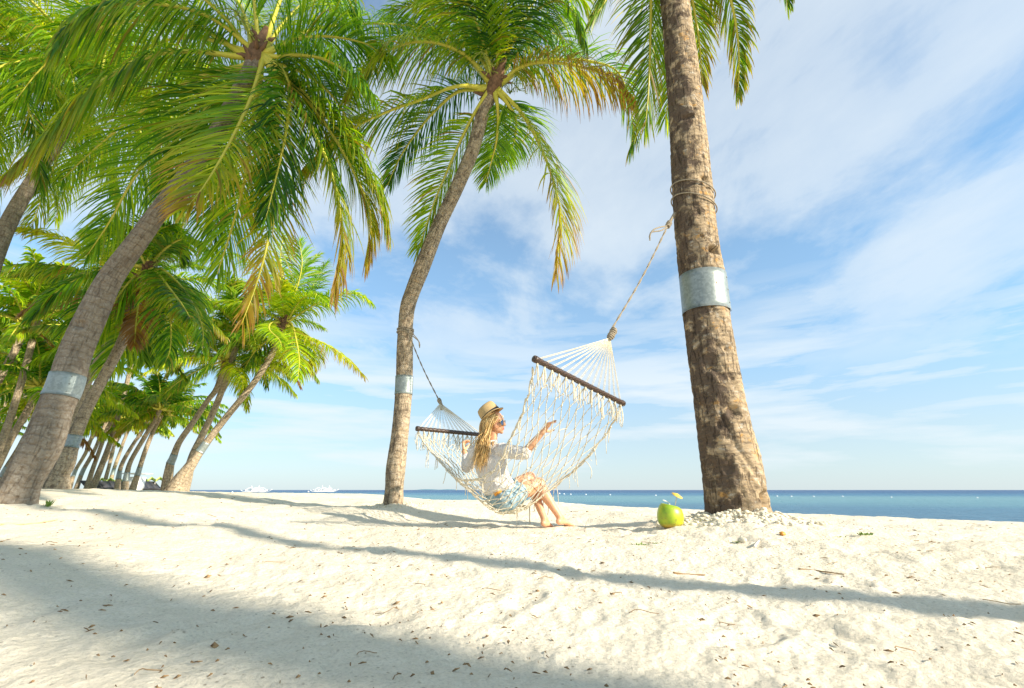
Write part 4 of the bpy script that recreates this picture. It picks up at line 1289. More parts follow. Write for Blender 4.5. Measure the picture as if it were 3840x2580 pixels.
# strands from each bar to the first row of knots, and a tassel under every one
gs = Geo()
for (e0, e1, u0) in ((R_END0, R_END1, .045), (L_END0, L_END1, .955)):
    NB = 14
    for k in range(NB):
        t = (k + .4) / NB
        p = e0 + (e1 - e0) * t - np.array([0, 0, .02])
        q = net(u0, t)
        ln = rsH.uniform(.15, .21)
        g = Geo()
        for m in range(5):
            o = np.append(rsH.normal(0, .009, 2), 0)
            l2 = ln * rsH.uniform(.75, 1.1)
            P = spline(np.array([p, p + o * 1.6 - [0, 0, l2 * .35], p + o * 1.9 - [0, 0, l2 * .7], p + o * .8 - [0, 0, l2]]), 7)
            g.tube(P, .0032, 4)
        g.tube(np.array([p + [0, 0, .0], p - [0, 0, .03]]), .009, 6)
        g.build('tassel', MAT['cord'], ham, origin=p)
        gs.tube(np.array([p, (p + q) / 2 - [0, 0, .006], q]), .0042, 4)
gs.build('bar_strings', MAT['cord'], ham)

# loose ends knotted along both edges
for X, ks in ((NEs, np.linspace(16, NS - 16, 12)), (FEs, np.linspace(16, NS * .52, 11))):
    for k in ks:
        k = int(k + rsH.integers(-4, 5))
        p0 = X[k]
        g = Geo()
        for m in range(int(rsH.integers(1, 4))):
            p = p0 + rsH.normal(0, .008, 3)
            l2 = rsH.uniform(.08, .20)
            sw = np.append(rsH.normal(0, .020, 2), 0)
            g.tube(spline(np.array([p, p + sw * .7 + [0, 0, -l2 * .3], p + sw - [0, 0, l2 * .7], p + sw * rsH.uniform(.2, 1.6) - [0, 0, l2]]), 6), .0030, 4)
        g.tube(np.array([p0 - [0, 0, .012], p0, p0 + [0, 0, .012]]), [.006, .012, .006], 5)
        g.build('fringe_strand', MAT['cord'], ham, origin=p0)

# fans of cord from the bars to the rings
for (e0, e1, rg) in ((R_END0, R_END1, RING_R), (L_END0, L_END1, RING_L)):
    g = Geo()
    for k in range(14):
        t = (k + .6) / 14.2
        p = e0 + (e1 - e0) * t + np.array([0, 0, .016])
        for s_ in (-1, 1):
            o = (e1 - e0) / np.linalg.norm(e1 - e0) * .007 * s_
            g.tube(np.array([p + o * 1.2, (p + rg) / 2 + o * .9 - [0, 0, .004], rg + o * .4]), .0026, 4, False)
    g.build('cord_fan', MAT['cord'], ham)


def twist(g, P, r=.0055, off=.006, pitch=.045):
    """two-strand rope along P"""
    P = np.asarray(P, float)
    L = np.concatenate([[0], np.cumsum(np.linalg.norm(np.diff(P, axis=0), axis=1))])
    n = max(8, int(L[-1] / .012))
    s = np.linspace(0, L[-1], n)
    Q = np.stack([np.interp(s, L, P[:, k]) for k in range(3)], 1)
    T = np.gradient(Q, axis=0); T /= np.linalg.norm(T, axis=1)[:, None]
    ref = np.array([.3, .2, .93])
    U = ref - (T @ ref)[:, None] * T; U /= np.linalg.norm(U, axis=1)[:, None]
    B = np.cross(T, U)
    for ph in (0, np.pi):
        a = s / pitch * 2 * np.pi * .5 + ph
        g.tube(Q + off * (np.cos(a)[:, None] * U + np.sin(a)[:, None] * B), r, 5)


def knot(g, c, d, r, n=3, tr=.009):
    d = d / np.linalg.norm(d)
    u = np.cross(d, [.3, .9, .1]); u /= np.linalg.norm(u); b = np.cross(d, u)
    for k in range(n):
        cc = c + d * (k - (n - 1) / 2) * tr * 1.9
        a = np.linspace(0, 2 * np.pi, 13)
        rr = r * (1 + .1 * math.sin(k * 2))
        g.tube(cc + rr * (np.cos(a)[:, None] * u + np.sin(a)[:, None] * b) + np.outer(np.sin(a * 2 + k), d) * tr * .5, tr, 5)


def wrap(key, c_px, turns, tilt, drop):
    """rings of rope round a trunk"""
    P, r, T, U, B, s = TRUNKS[key]
    res = []
    for (py, tl) in turns:
        # trunk sample nearest that image row
        best = None
        for k in range(len(P)):
            q = P[k]
            dz = q[2] - CAM_Z
            v = (dz * CP - q[1] * SP) / (q[1] * CP + dz * SP)
            y = 1290 - v * F
            if best is None or abs(y - py) < best[0]: best = (abs(y - py), k)
        k = best[1]
        a = np.linspace(0, 2 * np.pi, 41)
        rr = r[k] * 1.035 + .009
        res.append(P[k] + rr * (np.cos(a)[:, None] * U[k] + np.sin(a)[:, None] * B[k]) + np.outer(tl * np.cos(a) * 0 + tl * np.sin(a + .25), T[k]))
    return res


# right rope: two slack turns round the thick trunk, knot, then down to the ring
g = Geo()
KNOT_R = at(2507, 842, 4.40)
for ring in wrap('R', None, [(722, -.07), (772, -.085)], 0, 0):
    g.tube(ring, .0070, 6)
knot(g, KNOT_R, RING_R - KNOT_R, .020, 4, .010)
k2 = at(2530, 800, 4.42)
g.tube(spline(np.array([KNOT_R, (KNOT_R + k2) / 2, k2]), 6), .016, 6)
twist(g, spline(np.array([KNOT_R, KNOT_R * .5 + RING_R * .5 - [0, 0, .015], RING_R + [0, 0, .05]]), 20), .0055, .005, .12)
kd = (KNOT_R - RING_R); kd /= np.linalg.norm(kd)
knot(g, RING_R + kd * .055, kd, .024, 6, .0095)
knot(g, RING_R + kd * .008, kd, .017, 3, .008)
g.tube(spline(np.array([at(2500, 848, 4.38), at(2475, 852, 4.3), at(2450, 862, 4.25), at(2438, 880, 4.25), at(2437, 897, 4.25)]), 12), .0075, 5)
g.tube(spline(np.array([at(2500, 853, 4.38), at(2478, 865, 4.33), at(2455, 868, 4.3), at(2440, 873, 4.28), at(2435, 890, 4.28)]), 12), .0075, 5)
for m in range(5):
    p = at(2436, 890, 4.25)
    g.tube(np.array([p, p + [rsH.normal(0, .01), 0, -.035]]), .003, 4)
g.build('rope', MAT['rope'], ham)

# left rope
g = Geo()
for ring in wrap('C', None, [(1238, .0), (1243, .012), (1250, -.012)], 0, 0):
    g.tube(ring, .008, 6)
KNOT_L = at(1529, 1244, 6.42)
knot(g, KNOT_L, np.array([0, 0, 1.]), .026, 3, .011)
twist(g, spline(np.array([KNOT_L, KNOT_L * .5 + RING_L * .5 - [0, 0, .04], RING_L]), 20), .005, .0045, .12)
g.tube(spline(np.array([KNOT_L, at(1550, 1262, 6.38), at(1568, 1277, 6.36), at(1574, 1290, 6.36), at(1573, 1304, 6.36)]), 10), .0075, 5)
g.tube(spline(np.array([KNOT_L, at(1552, 1256, 6.40), at(1570, 1280, 6.38), at(1572, 1298, 6.38)]), 10), .0065, 5)
kd = (KNOT_L - RING_L); kd /= np.linalg.norm(kd)
knot(g, RING_L + kd * .04, kd, .018, 3, .010)
g.tube(np.array([RING_L + kd * .04, RING_L, RING_L - kd * .06 - [0, 0, .03]]), [.014, .022, .026], 8)
g.build('rope', MAT['rope'], ham)

# ------------------------------------------------------------------ the woman
import bmesh


def ell(c, r, ax=None, seg=14):
    """points of an ellipsoid; r = radii, ax = 3x3 axes (rows)"""
    r = np.broadcast_to(np.asarray(r, float), (3,))
    n = seg * seg
    k = np.arange(n) + .5
    ph = np.arccos(1 - 2 * k / n); th = np.pi * (1 + 5 ** .5) * k
    S = np.stack([np.cos(th) * np.sin(ph), np.sin(th) * np.sin(ph), np.cos(ph)], 1) * r
    if ax is not None:
        S = S @ np.asarray(ax)
    return S + np.asarray(c, float)


def hull(bm, *clouds):
    V = np.vstack(clouds)
    vs = [bm.verts.new(tuple(v)) for v in V]
    res = bmesh.ops.convex_hull(bm, input=vs, use_existing_faces=False)
    dead = [x for x in res['geom_interior'] if isinstance(x, bmesh.types.BMVert)]
    dead += [x for x in res.get('geom_unused', []) if isinstance(x, bmesh.types.BMVert)]
    bmesh.ops.delete(bm, geom=list(set(dead)), context='VERTS')


def chain(bm, pts):
    """pts: list of (centre, radius or radii, axes or None)"""
    cl = [ell(*p) for p in pts]
    for a, b in zip(cl[:-1], cl[1:]):
        hull(bm, a, b)


def finish(bm, name, mt, parent, origin, voxel, smooth=4, disp=None):
    me = bpy.data.meshes.new(name)
    bm.to_mesh(me); bm.free()
    o = bpy.data.objects.new(name, me)
    COL.objects.link(o)
    m = o.modifiers.new('r', 'REMESH'); m.mode = 'VOXEL'; m.voxel_size = voxel; m.use_smooth_shade = True
    m2 = o.modifiers.new('s', 'SMOOTH'); m2.factor = .6; m2.iterations = smooth
    dg = bpy.context.evaluated_depsgraph_get()
    me2 = bpy.data.meshes.new_from_object(o.evaluated_get(dg))
    bpy.data.objects.remove(o); bpy.data.meshes.remove(me)
    V = np.empty(len(me2.vertices) * 3); me2.vertices.foreach_get('co', V); V = V.reshape(-1, 3)
    if disp is not None:
        N = np.empty(len(me2.vertices) * 3); me2.vertices.foreach_get('normal', N); N = N.reshape(-1, 3)
        V = V + N * disp(V)[:, None]
    V = V - np.asarray(origin)
    me2.vertices.foreach_set('co', V.ravel())
    me2.polygons.foreach_set('use_smooth', np.ones(len(me2.polygons), bool))
    me2.materials.clear(); me2.materials.append(mt)
    me2.name = name; me2.update()
    o = bpy.data.objects.new(name, me2)
    COL.objects.link(o)
    if parent is not None:
        o.parent = parent; o.location = tuple(np.asarray(origin) - WO[parent.name])
    else:
        o.location = tuple(origin)
    WO[o.name] = np.asarray(origin, float)
    return o


nrm = lambda v: np.asarray(v, float) / np.linalg.norm(v)
FEET = at(2060, 1975, 4.72)
PEL = at(1882, 1858, 4.62)
CHEST = at(1836, 1728, 4.60)
WAIST = at(1856, 1795, 4.60)
NECK = at(1840, 1664, 4.60)
SHR, SHL = at(1883, 1688, 4.50), at(1786, 1692, 4.70)
ELR, WRR = at(1968, 1698, 4.36), at(2036, 1619, 4.30)
ELL, WRL = at(1752, 1747, 4.90), at(1741, 1690, 5.03)
HIPR, HIPL = at(1900, 1870, 4.55), at(1882, 1858, 4.71)
KNR, KNL = at(2022, 1812, 4.74), at(1986, 1790, 4.88)
ANR, ANL = at(2098, 1938, 4.70), at(2040, 1944, 4.68)
HEAD = at(1853, 1588, 4.60)

# face axes
FF = nrm([.93, -.34, .02]); FU = nrm(np.array([-.10, .0, 1.0]) - (np.array([-.10, 0, 1.0]) @ FF) * FF); FL = np.cross(FU, FF)   # forward, up, to her left
FA = np.array([FF, FL, FU])
hp = lambda f, l, u: HEAD + FF * f + FL * l + FU * u

# torso axes: x across shoulders, y depth, z up
TX = nrm(SHR - SHL); TZ = nrm(NECK - PEL); TY = np.cross(TZ, TX); TX = np.cross(TY, TZ)
TA = np.array([TX, TY, TZ])

bm = bmesh.new()
# torso
chain(bm, [(PEL, (.155, .115, .11), TA), (WAIST, (.118, .088, .07), TA), (CHEST, (.138, .098, .10), TA), (NECK + TZ * -.035, (.09, .06, .04), TA)])
hull(bm, ell(SHR, .050), ell(NECK - TZ * .03, (.06, .05, .03), TA)); hull(bm, ell(SHL, .050), ell(NECK - TZ * .03, (.06, .05, .03), TA))
hull(bm, ell(SHR, .052), ell(CHEST, (.10, .085, .08), TA)); hull(bm, ell(SHL, .052), ell(CHEST, (.10, .085, .08), TA))
# neck and head
chain(bm, [(NECK - TZ * .02, .050), (HEAD - FU * .075 - FF * .012, .046)])
hull(bm, ell(hp(-.010, 0, .035), (.098, .074, .088), FA), ell(hp(.035, 0, -.045), (.045, .050, .050), FA))      # skull to jaw
hull(bm, ell(hp(.035, 0, -.045), (.050, .048, .040), FA), ell(hp(.074, 0, -.088), (.015, .020, .014), FA))      # chin
hull(bm, ell(hp(.075, .033, -.018), (.016, .020, .018), FA), ell(hp(.03, .05, -.03), (.03, .02, .03), FA))      # cheeks
hull(bm, ell(hp(.075, -.033, -.018), (.016, .020, .018), FA), ell(hp(.03, -.05, -.03), (.03, .02, .03), FA))
hull(bm, ell(hp(.091, 0, .018), (.008, .008, .008), FA), ell(hp(.112, 0, -.018), (.009, .010, .008), FA), ell(hp(.094, 0, -.027), (.006, .015, .006), FA))  # nose
hull(bm, ell(hp(.088, 0, -.046), (.012, .024, .0045), FA), ell(hp(.082, 0, -.048), (.01, .028, .008), FA))      # upper lip
hull(bm, ell(hp(.086, 0, -.060), (.012, .021, .0055), FA), ell(hp(.080, 0, -.062), (.01, .026, .010), FA))      # lower lip
hull(bm, ell(hp(.080, .034, .022), (.008, .022, .007), FA), ell(hp(.080, -.034, .022), (.008, .022, .007), FA)) # brow
for s_ in (-1, 1):
    hull(bm, ell(hp(-.005, s_ * .076, .0), (.016, .006, .028), FA), ell(hp(-.018, s_ * .082, .01), (.012, .004, .020), FA))   # ears
# arms
chain(bm, [(SHR, .050), (SHR * .5 + ELR * .5, .041), (ELR, .035)]); chain(bm, [(ELR, .036), (ELR * .65 + WRR * .35, .036), (WRR, .023)])
chain(bm, [(SHL, .050), (SHL * .5 + ELL * .5, .041), (ELL, .035)]); chain(bm, [(ELL, .036), (ELL * .65 + WRL * .35, .036), (WRL, .023)])
# legs
for HP, KN, AN in ((HIPR, KNR, ANR), (HIPL, KNL, ANL)):
    chain(bm, [(HP, .092), (HP * .55 + KN * .45, .078), (KN, .055)])
    sh = nrm(AN - KN)
    back = nrm(np.cross(np.cross(sh, nrm(KN - HP)), sh)) * -1
    chain(bm, [(KN, .053), (KN * .72 + AN * .28 + back * .014, .055), (KN * .4 + AN * .6 + back * .006, .040), (AN, .030)])
    hull(bm, ell(KN + nrm(KN - HP) * .012, .048), ell(KN + sh * .06, .042))
# feet: heel up, toes on the sand
def foot_(AN, toe, heel, sc=1.0):
    d = nrm(toe - heel)
    side = nrm(np.cross(d, [0, 0, 1]))
    up = np.cross(side, d)
    ax = np.array([d, side, up])
    ball = heel * .30 + toe * .70
    chain(bm, [(AN, .031), (heel + d * .02, (.032, .028, .028), ax)])
    chain(bm, [(heel + d * .01, (.030, .027, .026), ax), (heel * .6 + toe * .4 + up * .012, (.03, .031, .024), ax), (ball, (.026, .041, .017), ax)])
    hull(bm, ell(AN + d * .012, .029), ell(heel * .55 + toe * .45 + up * .014, (.03, .028, .020), ax))
    for k in range(5):
        o = (k - 2) * .0165
        ln = [.052, .050, .046, .040, .034][k]
        b = ball + side * o + d * .008
        rt_ = [.0125, .0092, .0088, .0082, .0080][k]
        chain(bm, [(b, rt_ * 1.15), (b + d * ln * .6 + [0, 0, -.001], rt_ * .95), (b + d * ln + [0, 0, -.004], rt_)])


foot_(ANR, at(2150, 1972, 4.86), at(2093, 1955, 4.68))
foot_(ANL, at(2074, 1982, 4.80), at(2036, 1962, 4.66))


def hand_(WR, fwd, palm_n, fingers, thumb, flip=1):
    """fwd = wrist->knuckles, palm_n = out of the palm"""
    f_ = nrm(fwd); n_ = nrm(palm_n - (palm_n @ f_) * f_); s_ = np.cross(f_, n_) * flip      # s_ points to the thumb side
    ax = np.array([f_, s_, n_])
    K = WR + f_ * .078
    hull(bm, ell(WR, (.022, .024, .016), ax), ell(WR + f_ * .045, (.03, .034, .014), ax), ell(K, (.012, .038, .012), ax))
    for k, (ln, c1, c2, sp) in enumerate(fingers):
        o = (1.5 - k) * .0205
        p = K + s_ * o
        d = nrm(f_ + s_ * sp)
        pts = [(p, .0098)]
        for m, (q, cv) in enumerate(((.46, c1), (.30, c2), (.24, c2 * .7))):
            d = nrm(d * math.cos(cv) + n_ * math.sin(cv)) if m == 0 else nrm(d + n_ * math.tan(cv) * 1.0)
            p = p + d * ln * q
            pts.append((p, .0088 - .0008 * m))
        chain(bm, pts)
    t0 = WR + f_ * .022 + s_ * .024 + n_ * .004
    d1 = nrm(f_ * thumb[0] + s_ * thumb[1] + n_ * thumb[2])
    d2 = nrm(d1 + f_ * .5 - s_ * .25 + n_ * .15)
    chain(bm, [(t0, .0155), (t0 + d1 * .040, .0120), (t0 + d1 * .040 + d2 * .028, .0098), (t0 + d1 * .040 + d2 * .05, .0085)])


# right hand reaches into the net, fingers spread
hand_(WRR, at(2062, 1586, 4.30) - WRR, np.array([.5, -.35, -.6]),
      [(.072, -.25, .35, .22), (.080, .1, .35, .08), (.075, .45, .45, -.04), (.060, .7, .5, -.14)], (.55, .9, .35), 1)
# left hand closed on the net
hand_(WRL, at(1737, 1664, 5.05) - WRL, np.array([.9, .1, .3]),
      [(.068, 1.1, 1.1, .03), (.074, 1.15, 1.1, .0), (.070, 1.15, 1.1, -.02), (.056, 1.15, 1.1, -.04)], (.6, .6, .8), 1)

person = empty('person', FEET, 'woman in straw hat, white shirt and denim shorts sitting sideways in the net hammock', 'person')
finish(bm, 'body', MAT['skin'], person, FEET, .0048, 3)

# shirt: loose, back, shoulders and three-quarter sleeves
bm = bmesh.new()
SA = TA
low = WAIST * .35 + PEL * .65
chain(bm, [(low + TZ * -.00, (.172, .135, .045), SA), (WAIST, (.158, .122, .07), SA), (CHEST + TZ * -.01, (.168, .124, .10), SA), (CHEST + TZ * .085, (.135, .088, .07), SA), (NECK - TZ * .035, (.075, .060, .022), SA)])
hull(bm, ell(SHR + TZ * .002, .062), ell(NECK - TZ * .04, (.06, .055, .03), SA), ell(CHEST + TZ * .05, (.12, .10, .08), SA))
hull(bm, ell(SHL + TZ * .002, .062), ell(NECK - TZ * .04, (.06, .055, .03), SA), ell(CHEST + TZ * .05, (.12, .10, .08), SA))
eR = ELR + nrm(WRR - ELR) * .02
chain(bm, [(SHR, .066), (SHR * .5 + ELR * .5 + [0, 0, -.008], .062), (ELR + [0, 0, -.006], .056), (eR, .048)])
eL = ELL * .45 + WRL * .55
chain(bm, [(SHL, .066), (SHL * .5 + ELL * .5, .062), (ELL + [0, 0, -.01], .060), (eL, .040)])


def folds(V):
    q = V @ TA.T
    return .0075 * fbm(q[:, 0] * 22 + q[:, 1] * 18 + 40, q[:, 2] * 9 + q[:, 1] * 6 + 30, 3, 50) + .004 * fbm(q[:, 0] * 60 + 9, q[:, 2] * 30 + q[:, 1] * 30 + 60, 2, 54)


finish(bm, 'shirt', MAT['shirt'], person, FEET, .0065, 4, folds)
# collar
g = Geo()
a = np.linspace(0, 2 * np.pi, 25)
for k, (rz, rr) in enumerate(((-.012, .060), (.006, .058), (.018, .064))):
    g.tube(NECK + TZ * rz + rr * (np.cos(a)[:, None] * TX + .85 * np.sin(a)[:, None] * TY), .009, 6, False)
g.build('collar', MAT['shirt'], person, origin=NECK)

# denim shorts
bm = bmesh.new()
chain(bm, [(low - TZ * .03, (.150, .115, .03), TA), (PEL, (.168, .130, .11), TA)])
hull(bm, ell(PEL, (.165, .13, .10), TA), ell(HIPR + [0, 0, -.012], .108)); hull(bm, ell(PEL, (.165, .13, .10), TA), ell(HIPL + [0, 0, -.012], .108))
for HP, KN in ((HIPR, KNR), (HIPL, KNL)):
    d = nrm(KN - HP)
    hull(bm, ell(HP, .104), ell(HP + d * .125, .098))


def dfold(V):
    return .005 * fbm(V[:, 0] * 30 + 20, V[:, 2] * 30 + V[:, 1] * 20, 3, 70)


finish(bm, 'denim_shorts', MAT['denim'], person, FEET, .0065, 3, dfold)
# tan leather patch at the waistband
g = Geo()
bp = at(1866, 1846, 4.485)
px_ax = nrm(at(1880, 1836, 4.47) - at(1852, 1856, 4.50)); upx = nrm(np.cross(px_ax, [0, -1, 0]))
nx = np.cross(px_ax, upx)
g.box(bp, (.075, .035, .012), np.array([px_ax, upx, nx]).T)
g.build('leather_patch', MAT['leather'], person, origin=bp, smooth=False)

# hair: long loose waves falling down the back and over the shoulder
g = Geo()
rh = np.random.default_rng(77)
END = at(1797, 1722, 4.50)
for k in range(620):
    # root on the scalp
    th = rh.uniform(-1.0, 1.0) * 2.2 + np.pi          # round the back of the head
    up_ = rh.uniform(-.2, .75)
    cr_ = math.sqrt(max(0, 1 - up_ ** 2))
    root = hp(-.010 + .100 * math.cos(th) * cr_, .078 * math.sin(th) * cr_, .035 + .088 * up_)
    sd = math.sin(th)
    q = rh.random()
    e0 = END + np.array([rh.normal(.008, .036), rh.normal(0, .04), rh.normal(.0, .06)]) + FL * sd * .03
    if q < .3: e0 = e0 + np.array([.045, -.01, .06])
    m1 = hp(-.055 + rh.normal(0, .018) + .03 * math.cos(th), .080 * sd + rh.normal(0, .010), -.075 + rh.normal(0, .015))
    m1 = m1 + np.array([0, -.03, 0]) * (sd < 0)
    m2 = (m1 * .5 + e0 * .5) + rh.normal(0, .010, 3) + np.array([.0, -.045, .0])
    P = spline(np.array([root, root * .45 + m1 * .55 + nrm(root - HEAD) * .022, m1, m2, e0]), 18)
    t = np.linspace(0, 1, 18)
    ph = rh.uniform(0, 6.28); am = rh.uniform(.004, .010)
    P += np.outer(np.sin(t * 14 + ph) * am * t, TX) + np.outer(np.cos(t * 11 + ph) * am * t, TZ)
    g.tube(P, (1 - t ** 3 * .8) * rh.uniform(.0022, .0050), 4, True, A=np.array([0, rh.random(), 0]))
# front strands framing the cheek
for k in range(70):
    s_ = -1 if k % 3 else 1
    root = hp(.045 + rh.normal(0, .014), s_ * .062, .066 + rh.normal(0, .010))
    m1 = hp(.008 + rh.normal(0, .010), s_ * .086, .0 + rh.normal(0, .012))
    m2 = hp(-.035 + rh.normal(0, .014), s_ * .082, -.085)
    e0 = END + np.array([.04 + rh.normal(0, .02), rh.normal(-.02, .02), .05 + rh.normal(0, .05)])
    P = spline(np.array([root, m1, m2, m2 * .5 + e0 * .5 + [0, -.03, 0], e0]), 16)
    t = np.linspace(0, 1, 16)
    P += np.outer(np.sin(t * 12 + k) * .006 * t, TX)
    g.tube(P, (1 - t ** 3 * .8) * .0048, 4, True, A=np.array([0, rh.random(), 0]))
g.build('hair', MAT['hair'], person, origin=HEAD, attr='leaf')

# straw fedora, tipped back
HA_U = nrm(at(1802, 1530, 4.62) - at(1842, 1582, 4.60)); HA_F = nrm(FF - (FF @ HA_U) * HA_U); HA_L = np.cross(HA_U, HA_F)
HC = hp(-.020, 0, .070)
g = Geo()
def hat_ring(h, rf, rs_, pinch=0.0, n=40, tip=0.0):
    a = np.arange(n) / n * 2 * np.pi
    c, s_ = np.cos(a), np.sin(a)
    rx = rf * (1 + 0 * a); ry = rs_ * (1 - pinch * np.clip(c, 0, 1) ** 2)
    z = h + tip * (s_ ** 2) - tip * .35 * c ** 2
    return HC + np.outer(rx * c, HA_F) + np.outer(ry * s_, HA_L) + np.outer(z, HA_U)
rings = [hat_ring(-.004, .132, .118, 0, tip=.020), hat_ring(.000, .135, .121, 0, tip=.020), hat_ring(.004, .116, .102, tip=.008), hat_ring(.006, .103, .088), hat_ring(.012, .101, .086), hat_ring(.06, .100, .085, .05),
         hat_ring(.095, .095, .079, .18), hat_ring(.118, .087, .070, .3), hat_ring(.127, .072, .054, .3), hat_ring(.119, .045, .028, .2), hat_ring(.110, .018, .010)]
def loft(g, rings, close=True):
    n = len(rings[0])
    V = np.vstack(rings)
    i = np.arange(len(rings) - 1)[:, None] * n; j = np.arange(n)[None, :]; j2 = (j + 1) % n
    Q = np.stack([i + j, i + j2, i + n + j2, i + n + j], -1).reshape(-1, 4)
    if close:
        V = np.vstack([V, rings[-1].mean(0)]); c = len(V) - 1; o = (len(rings) - 1) * n
        jj = np.arange(n); kk = (jj + 1) % n
        Q = np.vstack([Q, np.stack([o + jj, o + kk, np.full(n, c), np.full(n, c)], -1)])
    g.add(V, Q)
loft(g, rings)
hat = g.build('straw_hat', MAT['straw'], person, origin=HC)
g = Geo()
loft(g, [hat_ring(.008, .1035, .0885), hat_ring(.010, .1050, .0900), hat_ring(.034, .1035, .0885, .02), hat_ring(.036, .1005, .0860, .02)], False)
g.build('hat_ribbon', MAT['black'], hat, origin=HC)

# sunglasses
g = Geo()
gg = Geo()
for s_ in (-1, 1):
    a = np.arange(20) / 20 * 2 * np.pi
    ringp = np.array([hp(.101 - .012 * abs(math.cos(x_)) * (1 if s_ * math.cos(x_) > 0 else .2), s_ * .035 + .030 * math.cos(x_), .000 + .027 * math.sin(x_)) for x_ in a])
    c0 = ringp.mean(0) + FF * .003
    V = np.vstack([ringp, c0]); jj = np.arange(20); kk = (jj + 1) % 20
    gg.add(V, np.stack([jj, kk, np.full(20, 20), np.full(20, 20)], -1))
    gg.add(V - FF * .002, np.stack([kk, jj, np.full(20, 20), np.full(20, 20)], -1))
    g.tube(np.vstack([ringp, ringp[:1]]), .0022, 5, False)
    g.tube(np.array([hp(.088, s_ * .061, .010), hp(.04, s_ * .078, .008), hp(-.012, s_ * .080, .004)]), .0022, 5)
g.tube(np.array([hp(.102, -.008, .010), hp(.104, 0, .012), hp(.102, .008, .010)]), .0022, 5)
sg = g.build('sunglasses', MAT['gold'], person, origin=HEAD)
gg.build('lens', MAT['lens'], sg, origin=HEAD)
# lips
bm = bmesh.new()
hull(bm, ell(hp(.0925, 0, -.0465), (.010, .020, .0038), FA), ell(hp(.0925, 0, -.048), (.008, .010, .0036), FA))
hull(bm, ell(hp(.0905, 0, -.0585), (.010, .017, .0048), FA), ell(hp(.0905, 0, -.057), (.008, .012, .004), FA))
finish(bm, 'lips', MAT['lip'], person, HEAD, .0025, 2)
# bracelet
g = Geo()
a = np.linspace(0, 2 * np.pi, 17)
d = nrm(WRL - ELL); u = nrm(np.cross(d, [0, 1, 0])); b = np.cross(d, u)
g.tube(WRL - d * .01 + .027 * (np.cos(a)[:, None] * u + np.sin(a)[:, None] * b), .003, 5, False)
g.build('bracelet', MAT['gold'], person, origin=WRL)

# ------------------------------------------------------------------ coconut drink
CY = 4.02
cc = at(2516, 1978, CY)
zg = float(ground(cc[0], cc[1]))
cc[2] = zg
mpp = 1 / pxm(2516, 1940, CY)
R0 = 48 * mpp
H0 = 84 * mpp
g = Geo()
prof = [(0.02, .30), (.0, .52), (.06, .74), (.2, .93), (.38, 1.0), (.58, .99), (.76, .91), (.90, .76), (.965, .62), (.975, .56), (.955, .50), (.80, .46), (.60, .40)]
n = 40
a = np.arange(n) / n * 2 * np.pi
lob = 1 + .025 * np.cos(3 * a + .6)
rings = []
for (h, rr) in prof:
    zz = h * H0 + (.07 * H0 * (-np.cos(a)) * (h > .85) * min(1, (h - .8) * 6))
    rings.append(np.stack([cc[0] + rr * R0 * lob * np.cos(a), cc[1] + rr * R0 * lob * np.sin(a), cc[2] - .012 + zz], 1))
n_ = len(rings)
V = np.vstack(rings + [rings[0].mean(0)[None], rings[-1].mean(0)[None]])
i = np.arange(n_ - 1)[:, None] * n; j = np.arange(n)[None, :]; j2 = (j + 1) % n
Q = np.stack([i + j, i + j2, i + n + j2, i + n + j], -1).reshape(-1, 4)
jj = np.arange(n); kk = (jj + 1) % n
Q = np.vstack([Q, np.stack([kk, jj, np.full(n, n_ * n), np.full(n, n_ * n)], -1), np.stack([(n_ - 1) * n + jj, (n_ - 1) * n + kk, np.full(n, n_ * n + 1), np.full(n, n_ * n + 1)], -1)])
g.add(V, Q)
props(g.build('coconut', MAT['coconut'], origin=cc), 'green coconut with its top cut open, standing on the sand by the thick palm', 'coconut')
g = Geo()
Pst = spline(np.array([at(2511, 1905, CY), at(2511, 1891, CY), at(2506, 1884, CY), at(2486, 1875, CY)]), 14)
g.tube(Pst, .0042, 8)
props(g.build('drinking_straw', MAT['white'], origin=Pst[0]), 'bent white drinking straw sticking out of the green coconut', 'straw')
ue = empty('cocktail_umbrella', at(2530, 1902, CY), 'small yellow paper cocktail umbrella stuck in the green coconut', 'paper umbrella')
g = Geo()
top = at(2539, 1858, CY)
g.tube(np.array([at(2530, 1902, CY), top]), .0024, 6)
g.build('stick', MAT['wood'], ue)
g = Geo()
axu = np.array([.38, -.36, .85]); axu /= np.linalg.norm(axu)
u = np.cross(axu, [0, 1, 0]); u /= np.linalg.norm(u); b = np.cross(axu, u)
m = 24; a = np.arange(m) / m * 2 * np.pi
ru = 22 * mpp
pl = np.where(np.arange(m) % 3 == 0, 1.0, .955)
c_ = top + axu * .004
V = np.vstack([c_ + axu * .012, c_ - axu * .004 + ru * pl[:, None] * (np.cos(a)[:, None] * u + np.sin(a)[:, None] * b),
               c_ + axu * .0105, c_ - axu * .0055 + ru * pl[:, None] * (np.cos(a)[:, None] * u + np.sin(a)[:, None] * b)])
jj = np.arange(m); kk = (jj + 1) % m
z0 = np.zeros(m, int)
Q = np.vstack([np.stack([1 + jj, 1 + kk, z0, z0], -1), np.stack([m + 2 + kk, m + 2 + jj, z0 + m + 1, z0 + m + 1], -1), np.stack([1 + kk, 1 + jj, m + 2 + jj, m + 2 + kk], -1)])
g.add(V, Q)
g.build('paper_canopy', MAT['yellow'], ue, smooth=False)

